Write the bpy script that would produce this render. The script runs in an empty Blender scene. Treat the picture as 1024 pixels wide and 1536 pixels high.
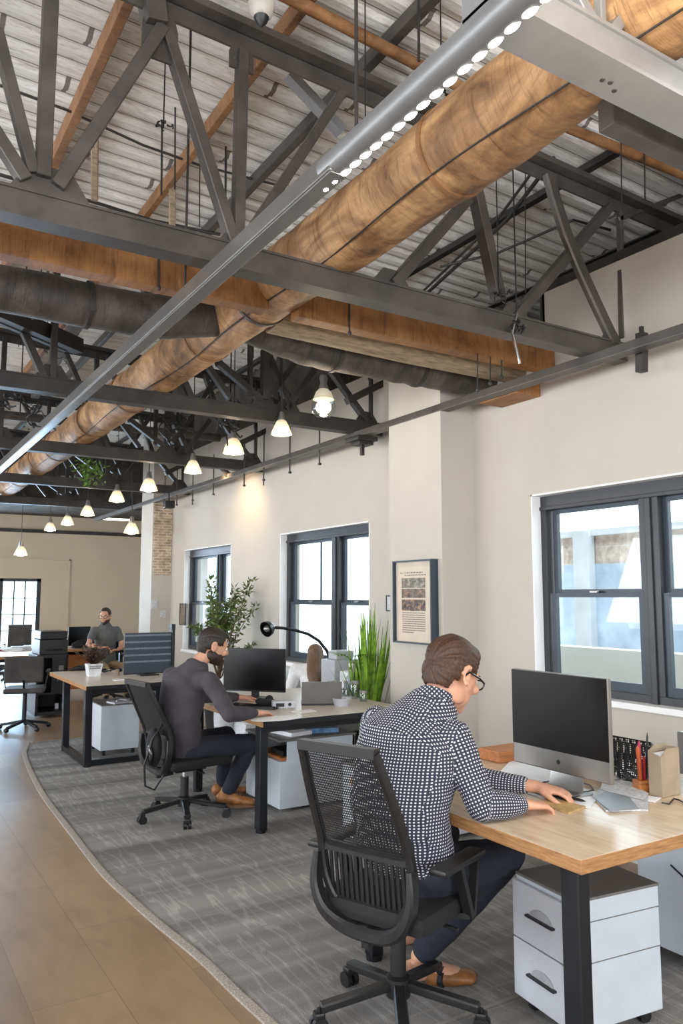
import bpy, bmesh, math, random
import numpy as np
from mathutils import Vector, Matrix, noise
random.seed(7)
sc = bpy.context.scene
COL = sc.collection
R = math.radians
V = Vector
# ------------------------------------------------------------------ camera
CAMH = 1.55
YAW, PITCH, FPX = R(31.8), R(6.2), 1165.0
cf = V((math.sin(YAW)*math.cos(PITCH), math.cos(YAW)*math.cos(PITCH), math.sin(PITCH)))
cr = V((math.cos(YAW), -math.sin(YAW), 0))
cu = cr.cross(cf)
cam = bpy.data.objects.new('camera', bpy.data.cameras.new('camera'))
COL.objects.link(cam)
cam.matrix_world = Matrix.Translation((0, 0, CAMH)) @ Matrix((cr, cu, -cf)).transposed().to_4x4()
cam.data.sensor_fit = 'VERTICAL'
cam.data.sensor_height = 24
cam.data.lens = 24*FPX/1536
cam.data.clip_start = .02
sc.camera = cam
def ray(px, py): return cf + cr*((px-512)/FPX) + cu*((768-py)/FPX)
def onX(px, py, X): r = ray(px, py); t = X/r.x; return V((X, r.y*t, CAMH+r.z*t))
def onY(px, py, Y): r = ray(px, py); t = Y/r.y; return V((r.x*t, Y, CAMH+r.z*t))
def onZ(px, py, Z): r = ray(px, py); t = (Z-CAMH)/r.z; return V((r.x*t, r.y*t, Z))
# ------------------------------------------------------------------ materials
def lin(c): return tuple(((v/255+.055)/1.055)**2.4 if v > 10 else v/255/12.92 for v in c) + (1,)
MATS = {}
def nodes(name):
    m = bpy.data.materials.new(name); m.use_nodes = True
    nt = m.node_tree; b = nt.nodes['Principled BSDF']; MATS[name] = m
    return m, nt, b
def coords(nt, scale=(1, 1, 1), kind='Object', rot=(0, 0, 0)):
    tc = nt.nodes.new('ShaderNodeTexCoord'); mp = nt.nodes.new('ShaderNodeMapping')
    mp.inputs['Scale'].default_value = scale; mp.inputs['Rotation'].default_value = rot
    nt.links.new(tc.outputs[kind], mp.inputs[0]); return mp.outputs[0]
def noise_n(nt, vec, scale, detail=4, rough=.6, dist=0):
    n = nt.nodes.new('ShaderNodeTexNoise'); n.inputs['Scale'].default_value = scale
    n.inputs['Detail'].default_value = detail; n.inputs['Roughness'].default_value = rough
    n.inputs['Distortion'].default_value = dist
    nt.links.new(vec, n.inputs['Vector']); return n.outputs[0]
def ramp(nt, fac, stops):
    r = nt.nodes.new('ShaderNodeValToRGB'); e = r.color_ramp.elements
    while len(e) < len(stops): e.new(.5)
    for k, (p, c) in zip(e, stops): k.position = p; k.color = lin(c) if len(c) == 3 else c
    nt.links.new(fac, r.inputs[0]); return r.outputs[0]
def mix(nt, a, b, fac, mode='MIX'):
    m = nt.nodes.new('ShaderNodeMix'); m.data_type = 'RGBA'; m.blend_type = mode
    for s, v in ((m.inputs[6], a), (m.inputs[7], b), (m.inputs[0], fac)):
        if hasattr(v, 'is_linked'): nt.links.new(v, s)
        elif isinstance(v, (int, float)): s.default_value = v
        else: s.default_value = lin(v)
    return m.outputs[2]
def math_n(nt, op, a, b=None, c=None):
    m = nt.nodes.new('ShaderNodeMath'); m.operation = op
    for i, v in enumerate((a, b, c)):
        if v is None: continue
        if hasattr(v, 'is_linked'): nt.links.new(v, m.inputs[i])
        else: m.inputs[i].default_value = v
    return m.outputs[0]
def bump(nt, b, h, strength=.3, dist=.01):
    n = nt.nodes.new('ShaderNodeBump'); n.inputs['Strength'].default_value = strength; n.inputs['Distance'].default_value = dist
    nt.links.new(h, n.inputs['Height']); nt.links.new(n.outputs[0], b.inputs['Normal'])
def mat(name, c, rough=.5, metal=0, var=.12, nscale=8, bmp=0, spec=None, stretch=(1, 1, 1)):
    m, nt, b = nodes(name)
    v = coords(nt, stretch)
    n = noise_n(nt, v, nscale)
    lo = tuple(x*(1-var) for x in c); hi = tuple(min(255, x*(1+var)) for x in c)
    nt.links.new(ramp(nt, n, [(.3, lo), (.7, hi)]), b.inputs['Base Color'])
    b.inputs['Roughness'].default_value = rough; b.inputs['Metallic'].default_value = metal
    if spec is not None: b.inputs['Specular IOR Level'].default_value = spec
    if bmp: bump(nt, b, n, bmp)
    return m
def emit(name, c, s):
    m, nt, b = nodes(name)
    b.inputs['Base Color'].default_value = lin(c); b.inputs['Emission Color'].default_value = lin(c)
    b.inputs['Emission Strength'].default_value = s; return m
mat('wall_warm_lit', (196, 182, 158), .75, var=.015, nscale=3)  # warm pendant light put into the back wall colour
mat('wall_paint', (190, 184, 174), .75, var=.015, nscale=3)
mat('wall_white', (215, 213, 209), .7, var=.01, nscale=3)
mat('reveal_white', (240, 241, 242), .6, var=.01)
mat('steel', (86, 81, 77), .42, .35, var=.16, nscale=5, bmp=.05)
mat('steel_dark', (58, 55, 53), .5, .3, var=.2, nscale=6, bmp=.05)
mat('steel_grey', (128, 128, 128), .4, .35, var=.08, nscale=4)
mat('steel_lit', (150, 150, 150), .4, .3, var=.06, nscale=4)  # paler steel; light-bar glow on the near truss is in the colour
mat('frame_dark', (52, 54, 58), .4, .1, var=.08)
mat('frame_blue', (50, 60, 72), .4, .1, var=.08)
mat('black_plastic', (26, 26, 28), .42, var=.1)
mat('black_gloss', (10, 10, 12), .22, var=.1)
mat('black_fabric', (22, 22, 25), .8, var=.2, nscale=120, bmp=.2)
mat('black_metal', (34, 36, 40), .38, .4, var=.1)
mat('chrome', (200, 200, 205), .15, 1, var=.03)
mat('alu', (150, 148, 145), .32, .8, var=.04)
mat('screen_black', (14, 11, 9), .35, var=.15, nscale=2, spec=.25)
mat('white_metal', (182, 185, 192), .4, var=.02)
mat('white_side', (196, 204, 212), .38, var=.02)
mat('grey_top', (110, 107, 104), .45, var=.06)
mat('paper', (238, 240, 244), .6, var=.02)
mat('paper_grey', (190, 192, 196), .6, var=.15, nscale=60)
mat('kraft', (186, 154, 104), .7, var=.1, nscale=20)
mat('tan_board', (158, 142, 122), .6, var=.08)
mat('red', (150, 24, 34), .4, var=.1)
mat('orange', (190, 92, 48), .5, var=.15)
mat('pink', (200, 50, 90), .4)
mat('blue_folder', (96, 140, 178), .5, var=.25, nscale=20)
mat('teal', (70, 140, 160), .5, var=.2)
mat('skin', (204, 154, 128), .5, var=.06, nscale=20, spec=.35)
mat('skin_foot', (196, 132, 112), .5, var=.06, nscale=20)
mat('jeans', (25, 30, 42), .85, var=.25, nscale=60, bmp=.25)
mat('trousers', (30, 34, 46), .85, var=.2, nscale=50, bmp=.2)
mat('khaki', (150, 128, 98), .85, var=.1, nscale=40)
mat('grey_shirt', (96, 98, 98), .85, var=.08, nscale=60)
mat('white_cloth', (228, 228, 230), .85, var=.04, nscale=30)
mat('brown_leather', (112, 66, 34), .5, var=.3, nscale=20, bmp=.1)
mat('tan_leather', (140, 92, 50), .5, var=.2, nscale=20)
mat('sole', (120, 86, 60), .6)
mat('eye_white', (225, 222, 218), .2)
mat('pot_dark', (60, 58, 56), .6)
mat('pot_white', (222, 224, 228), .5)
mat('soil', (50, 36, 26), .95, var=.3, nscale=60, bmp=.4)
mat('bark', (92, 74, 54), .85, var=.3, nscale=40, bmp=.4)
mat('insulation', (150, 132, 108), .7, var=.2, nscale=10, bmp=.2, stretch=(1, 6, 6))
mat('ceiling_void', (66, 60, 54), .9, var=.3, nscale=4)
mat('box_wood', (170, 106, 56), .55, var=.15, nscale=6, stretch=(1, 12, 12))
mat('armchair', (205, 208, 212), .8, var=.06, nscale=40)
emit('lamp_glow', (255, 234, 196), 13)
emit('led_glow', (255, 252, 246), 26)
emit('tube_glow', (250, 250, 245), 6)
mat('lip', (176, 104, 92), .5, var=.05)
# skin-like / cloth-like special materials
def hair_mat(name, a, b_):
    m, nt, b = nodes(name)
    n = noise_n(nt, coords(nt, (14, 14, 3)), 14, 5)
    n2 = noise_n(nt, coords(nt, (1, 1, 1)), 6, 2)
    c = ramp(nt, n, [(.3, a), (.72, b_)])
    nt.links.new(c, b.inputs['Base Color']); b.inputs['Roughness'].default_value = .5
    bump(nt, b, n, .7, .006)
hair_mat('hair_brown', (34, 22, 16), (92, 60, 38))
hair_mat('hair_dark', (24, 19, 16), (56, 43, 35))
hair_mat('hair_long', (62, 44, 32), (140, 108, 80))
hair_mat('beard', (30, 20, 16), (62, 42, 32))
def sweater():
    m, nt, b = nodes('sweater')
    n = noise_n(nt, coords(nt, (1, 1, 1)), 5, 4)
    w = noise_n(nt, coords(nt, (1, 1, 2)), 160, 2)
    nt.links.new(ramp(nt, n, [(.3, (58, 54, 62)), (.7, (78, 73, 80))]), b.inputs['Base Color'])
    b.inputs['Roughness'].default_value = .9; bump(nt, b, w, .4, .004)
sweater()
def dotshirt():
    m, nt, b = nodes('dotted_shirt')
    tc = nt.nodes.new('ShaderNodeTexCoord')
    mp = nt.nodes.new('ShaderNodeMapping'); mp.inputs['Scale'].default_value = (80, 80, 80)
    nt.links.new(tc.outputs['UV'], mp.inputs[0])
    sx = nt.nodes.new('ShaderNodeSeparateXYZ'); nt.links.new(mp.outputs[0], sx.inputs[0])
    ds = []
    for i in (0, 1):
        f = math_n(nt, 'FRACT', sx.outputs[i]); d = math_n(nt, 'ABSOLUTE', math_n(nt, 'SUBTRACT', f, .5)); ds.append(math_n(nt, 'POWER', d, 3))
    s = math_n(nt, 'ADD', ds[0], ds[1])
    k = math_n(nt, 'LESS_THAN', s, .0135)
    c = mix(nt, (40, 44, 62), (222, 222, 226), k)
    nt.links.new(c, b.inputs['Base Color']); b.inputs['Roughness'].default_value = .85
    bump(nt, b, noise_n(nt, coords(nt), 14, 3), .5, .02)
dotshirt()
def mesh_fabric():
    m, nt, b = nodes('mesh_fabric')
    v = coords(nt, (125, 125, 105))
    sx = nt.nodes.new('ShaderNodeSeparateXYZ'); nt.links.new(v, sx.inputs[0])
    ds = []
    for i in (1, 2):
        f = math_n(nt, 'FRACT', sx.outputs[i]); ds.append(math_n(nt, 'POWER', math_n(nt, 'SUBTRACT', f, .5), 2))
    k = math_n(nt, 'LESS_THAN', math_n(nt, 'ADD', ds[0], ds[1]), .095)
    b.inputs['Base Color'].default_value = lin((24, 24, 26)); b.inputs['Roughness'].default_value = .6
    nt.links.new(math_n(nt, 'SUBTRACT', 1, k), b.inputs['Alpha'])
mesh_fabric()
def wire_mesh():
    m, nt, b = nodes('wire_mesh')
    v = coords(nt, (110, 110, 110))
    sx = nt.nodes.new('ShaderNodeSeparateXYZ'); nt.links.new(v, sx.inputs[0])
    fs = []
    for i in (0, 1, 2):
        f = math_n(nt, 'FRACT', sx.outputs[i]); fs.append(math_n(nt, 'POWER', math_n(nt, 'SUBTRACT', f, .5), 2))
    k = math_n(nt, 'LESS_THAN', math_n(nt, 'ADD', math_n(nt, 'ADD', fs[0], fs[1]), fs[2]), .2)
    b.inputs['Base Color'].default_value = lin((30, 30, 32)); b.inputs['Roughness'].default_value = .5
    nt.links.new(math_n(nt, 'SUBTRACT', 1, k), b.inputs['Alpha'])
wire_mesh()
def glass(name, tint=(240, 248, 250), rough=.02, a=.14):
    m, nt, b = nodes(name)
    out = nt.nodes['Material Output']
    t = nt.nodes.new('ShaderNodeBsdfTransparent'); t.inputs[0].default_value = lin(tint)
    g = nt.nodes.new('ShaderNodeBsdfGlossy'); g.inputs['Roughness'].default_value = rough
    mx = nt.nodes.new('ShaderNodeMixShader'); fr = nt.nodes.new('ShaderNodeLayerWeight'); fr.inputs[0].default_value = .5
    f = math_n(nt, 'ADD', math_n(nt, 'MULTIPLY', math_n(nt, 'POWER', fr.outputs['Facing'], 4), .4), a*.2)
    nt.links.new(f, mx.inputs[0]); nt.links.new(t.outputs[0], mx.inputs[1]); nt.links.new(g.outputs[0], mx.inputs[2])
    nt.links.new(mx.outputs[0], out.inputs[0])
glass('window_glass'); glass('clear_glass', (225, 232, 235), .03, .5)
def shade():
    m, nt, b = nodes('lamp_shade'); out = nt.nodes['Material Output']
    b.inputs['Base Color'].default_value = lin((214, 208, 198)); b.inputs['Roughness'].default_value = .3
    tl = nt.nodes.new('ShaderNodeBsdfTranslucent'); tl.inputs[0].default_value = lin((230, 220, 205)); tp = nt.nodes.new('ShaderNodeBsdfTransparent')
    m1_ = nt.nodes.new('ShaderNodeMixShader'); m1_.inputs[0].default_value = .18; m2_ = nt.nodes.new('ShaderNodeMixShader'); m2_.inputs[0].default_value = .35
    nt.links.new(b.outputs[0], m1_.inputs[1]); nt.links.new(tl.outputs[0], m1_.inputs[2]); nt.links.new(m1_.outputs[0], m2_.inputs[1]); nt.links.new(tp.outputs[0], m2_.inputs[2]); nt.links.new(m2_.outputs[0], out.inputs[0])
shade()
def deck():
    m, nt, b = nodes('deck')
    v = coords(nt, (1, 1, 1))
    sx = nt.nodes.new('ShaderNodeSeparateXYZ'); nt.links.new(v, sx.inputs[0])
    st = noise_n(nt, coords(nt, (.7, 9, 1)), 3.2, 6, .7)
    pt = noise_n(nt, coords(nt, (1, 1.4, 1)), 1.3, 5, .65, .6)
    fine = noise_n(nt, coords(nt, (2, 22, 2)), 6, 5, .7)
    c1 = ramp(nt, st, [(.3, (168, 162, 155)), (.42, (240, 237, 232)), (.7, (255, 254, 252))])
    c2 = ramp(nt, pt, [(.3, (150, 138, 126)), (.42, (240, 237, 232)), (.65, (255, 254, 252))])
    c = mix(nt, c1, c2, .55, 'MULTIPLY')
    c3 = ramp(nt, fine, [(.3, (120, 110, 100)), (.5, (255, 255, 255))])
    c = mix(nt, c, c3, .4, 'MULTIPLY')
    fr = math_n(nt, 'FRACT', math_n(nt, 'MULTIPLY', sx.outputs[1], 1/.15))
    seam = math_n(nt, 'LESS_THAN', fr, .05)
    c = mix(nt, c, (58, 50, 42), math_n(nt, 'MULTIPLY', seam, .75))
    # board ends
    row = math_n(nt, 'FLOOR', math_n(nt, 'MULTIPLY', sx.outputs[1], 1/.15))
    off = math_n(nt, 'FRACT', math_n(nt, 'MULTIPLY', math_n(nt, 'SINE', math_n(nt, 'MULTIPLY', row, 12.9)), 43.7))
    fx = math_n(nt, 'FRACT', math_n(nt, 'ADD', math_n(nt, 'MULTIPLY', sx.outputs[0], .45), off))
    c = mix(nt, c, (74, 62, 50), math_n(nt, 'MULTIPLY', math_n(nt, 'LESS_THAN', fx, .012), .8))
    nt.links.new(c, b.inputs['Base Color']); b.inputs['Roughness'].default_value = .85
    bump(nt, b, fine, .5, .02)
deck()
def ductwood(name, stops, axis=1):
    m, nt, b = nodes(name)
    s = [6, 6, 6]; s[axis] = 1.6
    big = noise_n(nt, coords(nt, (2, 1.2, 2)), 1.6, 6, .68, .8)
    s2 = [1.5]*3; s2[axis] = 14
    rings = noise_n(nt, coords(nt, tuple(s2)), 2.6, 6, .75, .5)
    c1 = ramp(nt, big, stops)
    c2 = ramp(nt, rings, [(.3, (128, 112, 98)), (.5, (255, 252, 246))])
    c = mix(nt, c1, c2, .7, 'MULTIPLY')
    nt.links.new(c, b.inputs['Base Color']); b.inputs['Roughness'].default_value = .55
    bump(nt, b, rings, .5, .015)
ductwood('duct_wrap', [(.32, (82, 60, 42)), (.46, (150, 112, 76)), (.62, (206, 164, 118))])
ductwood('timber', [(.3, (104, 68, 36)), (.5, (152, 104, 58)), (.72, (182, 132, 80))], 0)
ductwood('purlin_wood', [(.3, (96, 66, 42)), (.5, (144, 102, 66)), (.72, (176, 132, 90))], 1)
ductwood('dark_duct', [(.3, (42, 38, 36)), (.5, (74, 68, 64)), (.75, (110, 102, 96))], 0)
def desk_wood():
    m, nt, b = nodes('desk_wood')
    g = noise_n(nt, coords(nt, (7, 1.2, 7)), 4, 6, .65, .4)
    nt.links.new(ramp(nt, g, [(.3, (176, 138, 98)), (.55, (206, 170, 128)), (.75, (220, 188, 150))]), b.inputs['Base Color'])
    b.inputs['Roughness'].default_value = .3; bump(nt, b, g, .08, .004)
    m, nt, b = nodes('desk_top')
    g = noise_n(nt, coords(nt, (7, 1.2, 7)), 4, 6, .65, .4)
    nt.links.new(ramp(nt, g, [(.3, (196, 172, 144)), (.55, (212, 192, 166)), (.75, (222, 204, 182))]), b.inputs['Base Color'])
    b.inputs['Roughness'].default_value = .26; bump(nt, b, g, .05, .004)
    m, nt, b = nodes('desk_edge')
    g = noise_n(nt, coords(nt, (3, 3, 30)), 4, 6, .65, .4)
    nt.links.new(ramp(nt, g, [(.3, (128, 88, 52)), (.55, (168, 124, 80)), (.75, (190, 148, 104))]), b.inputs['Base Color'])
    b.inputs['Roughness'].default_value = .5
desk_wood()
mat('desk_glare_pale', (206, 196, 184), .3, var=.05, nscale=5, stretch=(6, 1.2, 6))  # window glare on the wooden tops put into a paler colour
mat('recess_grey', (150, 152, 156), .5)
def floor_m():
    m, nt, b = nodes('laminate')
    v = coords(nt, (1, 1, 1), 'Object', (0, 0, R(0)))
    br = nt.nodes.new('ShaderNodeTexBrick'); nt.links.new(coords(nt, (1, 1, 1), 'Object', (0, 0, R(90))), br.inputs['Vector'])
    br.inputs['Color1'].default_value = lin((150, 126, 100)); br.inputs['Color2'].default_value = lin((124, 104, 84))
    br.inputs['Mortar'].default_value = lin((120, 98, 76)); br.inputs['Scale'].default_value = 1
    br.inputs['Brick Width'].default_value = 1.3; br.inputs['Row Height'].default_value = .32; br.inputs['Mortar Size'].default_value = .0025
    br.inputs['Bias'].default_value = -.2
    n = noise_n(nt, coords(nt, (3, 1.2, 1)), 2.4, 6, .65, .5)
    c = mix(nt, br.outputs['Color'], ramp(nt, n, [(.25, (205, 198, 190)), (.55, (250, 246, 240)), (.75, (255, 250, 240))]), .9, 'MULTIPLY')
    nt.links.new(c, b.inputs['Base Color'])
    nt.links.new(math_n(nt, 'ADD', math_n(nt, 'MULTIPLY', n, .12), .3), b.inputs['Roughness']); b.inputs['Specular IOR Level'].default_value = .75
    bump(nt, b, n, .04, .01)
floor_m()
def rug_m():
    m, nt, b = nodes('rug')
    v = coords(nt, (1, 1, 1)); sx = nt.nodes.new('ShaderNodeSeparateXYZ'); nt.links.new(v, sx.inputs[0])
    y = sx.outputs[1]
    rows = nt.nodes.new('ShaderNodeTexNoise'); rows.noise_dimensions = '1D'
    rows.inputs['Scale'].default_value = 3.2; rows.inputs['Detail'].default_value = 3
    nt.links.new(y, rows.inputs['W'])
    base = ramp(nt, rows.outputs[0], [(.35, (150, 147, 145)), (.5, (176, 173, 171)), (.62, (196, 192, 188))])
    # cross-wise broken bars (tile pattern)
    bars = noise_n(nt, coords(nt, (7, .9, 1), 'Object', (0, 0, 0)), 2.2, 2, .5)
    k = ramp(nt, bars, [(.5, (216, 216, 216)), (.56, (255, 255, 255)), (.6, (216, 216, 216))])
    c = mix(nt, base, k, .9, 'MULTIPLY')
    # pale thin lines across
    for per, off, w, a in ((.42, .05, .03, .75), (.42, .33, .014, .6), (1.1, .4, .018, .8)):
        f = math_n(nt, 'FRACT', math_n(nt, 'ADD', math_n(nt, 'MULTIPLY', y, 1/per), off))
        c = mix(nt, c, (164, 158, 150), math_n(nt, 'MULTIPLY', math_n(nt, 'LESS_THAN', f, w), a))
    fine = noise_n(nt, v, 260, 2)
    c = mix(nt, c, ramp(nt, fine, [(.3, (150, 150, 150)), (.65, (255, 255, 255))]), .7, 'MULTIPLY')
    nt.links.new(c, b.inputs['Base Color']); b.inputs['Roughness'].default_value = .95
    b.inputs['Specular IOR Level'].default_value = .15
    bump(nt, b, fine, .7, .006)
    mat('rug_edge', (150, 142, 132), .9, var=.2, nscale=120, bmp=.4)
rug_m()
def brick_m(name, c1, c2, mo, bw=.21, rh=.07, rot=(R(90), 0, 0)):
    m, nt, b = nodes(name)
    br = nt.nodes.new('ShaderNodeTexBrick')
    nt.links.new(coords(nt, (1, 1, 1), 'Object', rot), br.inputs['Vector'])
    br.inputs['Color1'].default_value = lin(c1); br.inputs['Color2'].default_value = lin(c2); br.inputs['Mortar'].default_value = lin(mo)
    br.inputs['Scale'].default_value = 1; br.inputs['Brick Width'].default_value = bw; br.inputs['Row Height'].default_value = rh
    br.inputs['Mortar Size'].default_value = .008
    n = noise_n(nt, coords(nt), 9, 4)
    nt.links.new(mix(nt, br.outputs[0], ramp(nt, n, [(.3, (180, 170, 160)), (.6, (255, 255, 255))]), .8, 'MULTIPLY'), b.inputs['Base Color'])
    b.inputs['Roughness'].default_value = .85; bump(nt, b, br.outputs['Fac'], -.5, .01)
brick_m('brick', (196, 172, 144), (168, 142, 116), (208, 198, 182), .13, .04)
brick_m('brick_out', (226, 206, 192), (212, 190, 176), (226, 218, 210), .24, .08, (R(90), 0, R(90)))
mat('low_wall', (252, 250, 246), .8, var=.01)
mat('facade_blue', (186, 198, 214), .5, var=.15, nscale=1.5)
mat('facade_pale', (206, 207, 210), .8, var=.06, nscale=2)
mat('ground_out', (200, 200, 200), .9, var=.1)
def leaf(name, a, b_, rough=.45):
    m, nt, b = nodes(name)
    n = noise_n(nt, coords(nt), 16, 3)
    nt.links.new(ramp(nt, n, [(.3, a), (.7, b_)]), b.inputs['Base Color']); b.inputs['Roughness'].default_value = rough
leaf('palm_leaf', (70, 112, 24), (146, 190, 58)); leaf('ficus_leaf', (54, 72, 30), (112, 130, 66)); leaf('dry_leaf', (50, 36, 28), (90, 66, 50))
leaf('ivy', (60, 96, 20), (110, 150, 50))
# ------------------------------------------------------------------ mesh builder
class MB:
    def __init__(s): s.bm = bmesh.new()
    def ribbon(s, pts, nrm, w, t):
        """rectangular section swept along pts; w across (in the sweep plane), t along nrm"""
        pts = [V(p) for p in pts]; n = len(pts); nrm = V(nrm).normalized(); rings = []
        ws = w if isinstance(w, (list, tuple)) else [w]*n
        for i, p in enumerate(pts):
            tg = (pts[min(i+1, n-1)]-pts[max(i-1, 0)]).normalized(); x = nrm.cross(tg).normalized(); y = tg.cross(x).normalized(); a = ws[i]/2; b = t/2; c = min(a, b)*.45
            rings.append([s.bm.verts.new(p+x*u+y*v) for u, v in ((-a+c, -b), (a-c, -b), (a, -b+c), (a, b-c), (a-c, b), (-a+c, b), (-a, b-c), (-a, -b+c))])
        s.skin(rings, True); return s
    def box(s, lo, hi, bev=0, rot=0, tilt=None):
        lo = V(lo); hi = V(hi); c = (lo+hi)/2; d = hi-lo
        M = Matrix.Translation(c)
        if rot: M = M @ Matrix.Rotation(rot, 4, 'Z')
        if tilt: M = M @ tilt
        g = bmesh.ops.create_cube(s.bm, size=1, matrix=M @ Matrix.Diagonal((abs(d.x), abs(d.y), abs(d.z), 1)))
        if bev:
            vs = g['verts']; es = {e for v in vs for e in v.link_edges}
            bmesh.ops.bevel(s.bm, geom=list(es)+vs, offset=bev, segments=2, profile=.6, affect='EDGES')
        return s
    def bar(s, p, q, w=.04, d=.04, up=(0, 1, 0), bev=0):
        p = V(p); q = V(q); t = q-p; L = t.length; t.normalize(); u = V(up); x = u.cross(t)
        if x.length < 1e-3: x = V((1, 0, 0)).cross(t)
        x.normalize(); y = t.cross(x)
        M = Matrix.Translation((p+q)/2) @ Matrix((x, y, t)).transposed().to_4x4() @ Matrix.Diagonal((w, d, L, 1))
        g = bmesh.ops.create_cube(s.bm, size=1, matrix=M)
        if bev:
            vs = g['verts']; es = {e for v in vs for e in v.link_edges}
            bmesh.ops.bevel(s.bm, geom=list(es)+vs, offset=bev, segments=1, affect='EDGES')
        return s
    def tube(s, pts, r, seg=8, cap=True):
        pts = [V(p) for p in pts]; n = len(pts)
        rs = r if isinstance(r, (list, tuple)) else [r]*n
        rings = []; px = None
        for i, p in enumerate(pts):
            t = (pts[min(i+1, n-1)]-pts[max(i-1, 0)]).normalized()
            if px is None:
                px = t.orthogonal().normalized()
            px = (px - t*px.dot(t)).normalized(); py = t.cross(px)
            rings.append([s.bm.verts.new(p+(px*math.cos(a)+py*math.sin(a))*rs[i]) for a in [2*math.pi*k/seg for k in range(seg)]])
        s.skin(rings, cap); return s
    def skin(s, rings, cap=True, closed=True):
        for a, b in zip(rings, rings[1:]):
            n = len(a)
            for k in range(n if closed else n-1):
                try: s.bm.faces.new((a[k], a[(k+1) % n], b[(k+1) % n], b[k]))
                except ValueError: pass
        if cap:
            try: s.bm.faces.new(rings[0][::-1]); s.bm.faces.new(rings[-1])
            except ValueError: pass
    def lathe(s, prof, c=(0, 0, 0), seg=20, cap=False, M=None):
        c = V(c); rings = []
        for r, z in prof:
            rings.append([s.bm.verts.new((M @ V((r*math.cos(a), r*math.sin(a), z)) if M else V((r*math.cos(a), r*math.sin(a), z)))+c) for a in [2*math.pi*k/seg for k in range(seg)]])
        s.skin(rings, cap); return s
    def cyl(s, p, q, r, seg=14): return s.tube([p, q], r, seg)
    def ell(s, c, rad, M=None, seg=16):
        T = Matrix.Translation(V(c)) @ (M.to_4x4() if M else Matrix.Identity(4)) @ Matrix.Diagonal((*rad, 1))
        bmesh.ops.create_uvsphere(s.bm, u_segments=seg, v_segments=max(6, seg//2+2), radius=1, matrix=T); return s
    def chain(s, pts, rads, lat=(0, 1, 0), seg=16):
        """closed loft with rounded ends; rads = (half width along lat, half depth)"""
        pts = [V(p) for p in pts]; lat = V(lat); n = len(pts)
        P = []; Rr = []
        t0 = (pts[0]-pts[1]).normalized(); t1 = (pts[-1]-pts[-2]).normalized()
        r0 = min(rads[0]); r1 = min(rads[-1])
        for a in (85, 60, 30):
            P.append(pts[0]+t0*r0*math.sin(R(a))); Rr.append([x*math.cos(R(a)) for x in rads[0]])
        for p, r in zip(pts, rads): P.append(p); Rr.append(list(r))
        for a in (30, 60, 85):
            P.append(pts[-1]+t1*r1*math.sin(R(a))); Rr.append([x*math.cos(R(a)) for x in rads[-1]])
        rings = []
        for i, p in enumerate(P):
            t = (P[min(i+1, len(P)-1)]-P[max(i-1, 0)]).normalized()
            x = lat-t*lat.dot(t)
            if x.length < .05: x = t.orthogonal()
            x.normalize(); y = t.cross(x)
            rings.append([s.bm.verts.new(p+x*math.cos(a)*Rr[i][0]+y*math.sin(a)*Rr[i][1]) for a in [2*math.pi*k/seg for k in range(seg)]])
        s.skin(rings, True); return s
    def poly(s, pts, th=None):
        vs = [s.bm.verts.new(V(p)) for p in pts]; f = s.bm.faces.new(vs)
        if th:
            r = bmesh.ops.extrude_face_region(s.bm, geom=[f])
            bmesh.ops.translate(s.bm, verts=[v for v in r['geom'] if isinstance(v, bmesh.types.BMVert)], vec=V(th))
        return s
    def quad(s, a, b, c, d): return s.poly((a, b, c, d))
ORG = {}
def put(mb, name, m, parent=None, smooth=False, label=None, cat=None, group=None, kind=None, local=False, org=None, angle=40):
    bm = mb.bm
    bmesh.ops.recalc_face_normals(bm, faces=bm.faces[:])
    me = bpy.data.meshes.new(name)
    if parent is None:
        if org is None:
            xs = [v.co for v in bm.verts]
            org = V(((min(v.x for v in xs)+max(v.x for v in xs))/2, (min(v.y for v in xs)+max(v.y for v in xs))/2, min(v.z for v in xs)))
        org = V(org)
    else: org = V((0, 0, 0)) if local else ORG[parent.name]
    bmesh.ops.translate(bm, verts=bm.verts[:], vec=-org)
    bm.to_mesh(me); bm.free()
    o = bpy.data.objects.new(name, me); COL.objects.link(o)
    ORG[o.name] = org.copy()
    if parent is None: o.location = org
    else: o.parent = parent
    for mm in (m if isinstance(m, (list, tuple)) else [m]): me.materials.append(MATS[mm])
    if smooth:
        for p in me.polygons: p.use_smooth = True
        try: me.set_sharp_from_angle(angle=R(angle))
        except Exception: pass
    tag(o, label, cat, group, kind)
    return o
def tag(o, label=None, cat=None, group=None, kind=None):
    for k, v in (('label', label), ('category', cat), ('group', group), ('kind', kind)):
        if v: o[k] = v
    return o
def thing(name, loc, label, cat, group=None, rz=0):
    o = bpy.data.objects.new(name, None); COL.objects.link(o); o.location = V(loc); o.rotation_euler = (0, 0, rz)
    o.empty_display_size = .1
    ORG[o.name] = V(loc); return tag(o, label, cat, group)
def kids(o): return [c for c in bpy.data.objects if c.parent == o]
def dup(o, parent=None, loc=None, rz=None, label=None, group=None):
    c = o.copy(); COL.objects.link(c)
    if parent is not None: c.parent = parent
    if loc is not None: c.location = loc
    if rz is not None: c.rotation_euler = (0, 0, rz)
    if label: c['label'] = label
    if group: c['group'] = group
    for ch in kids(o): dup(ch, c)
    return c
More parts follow.
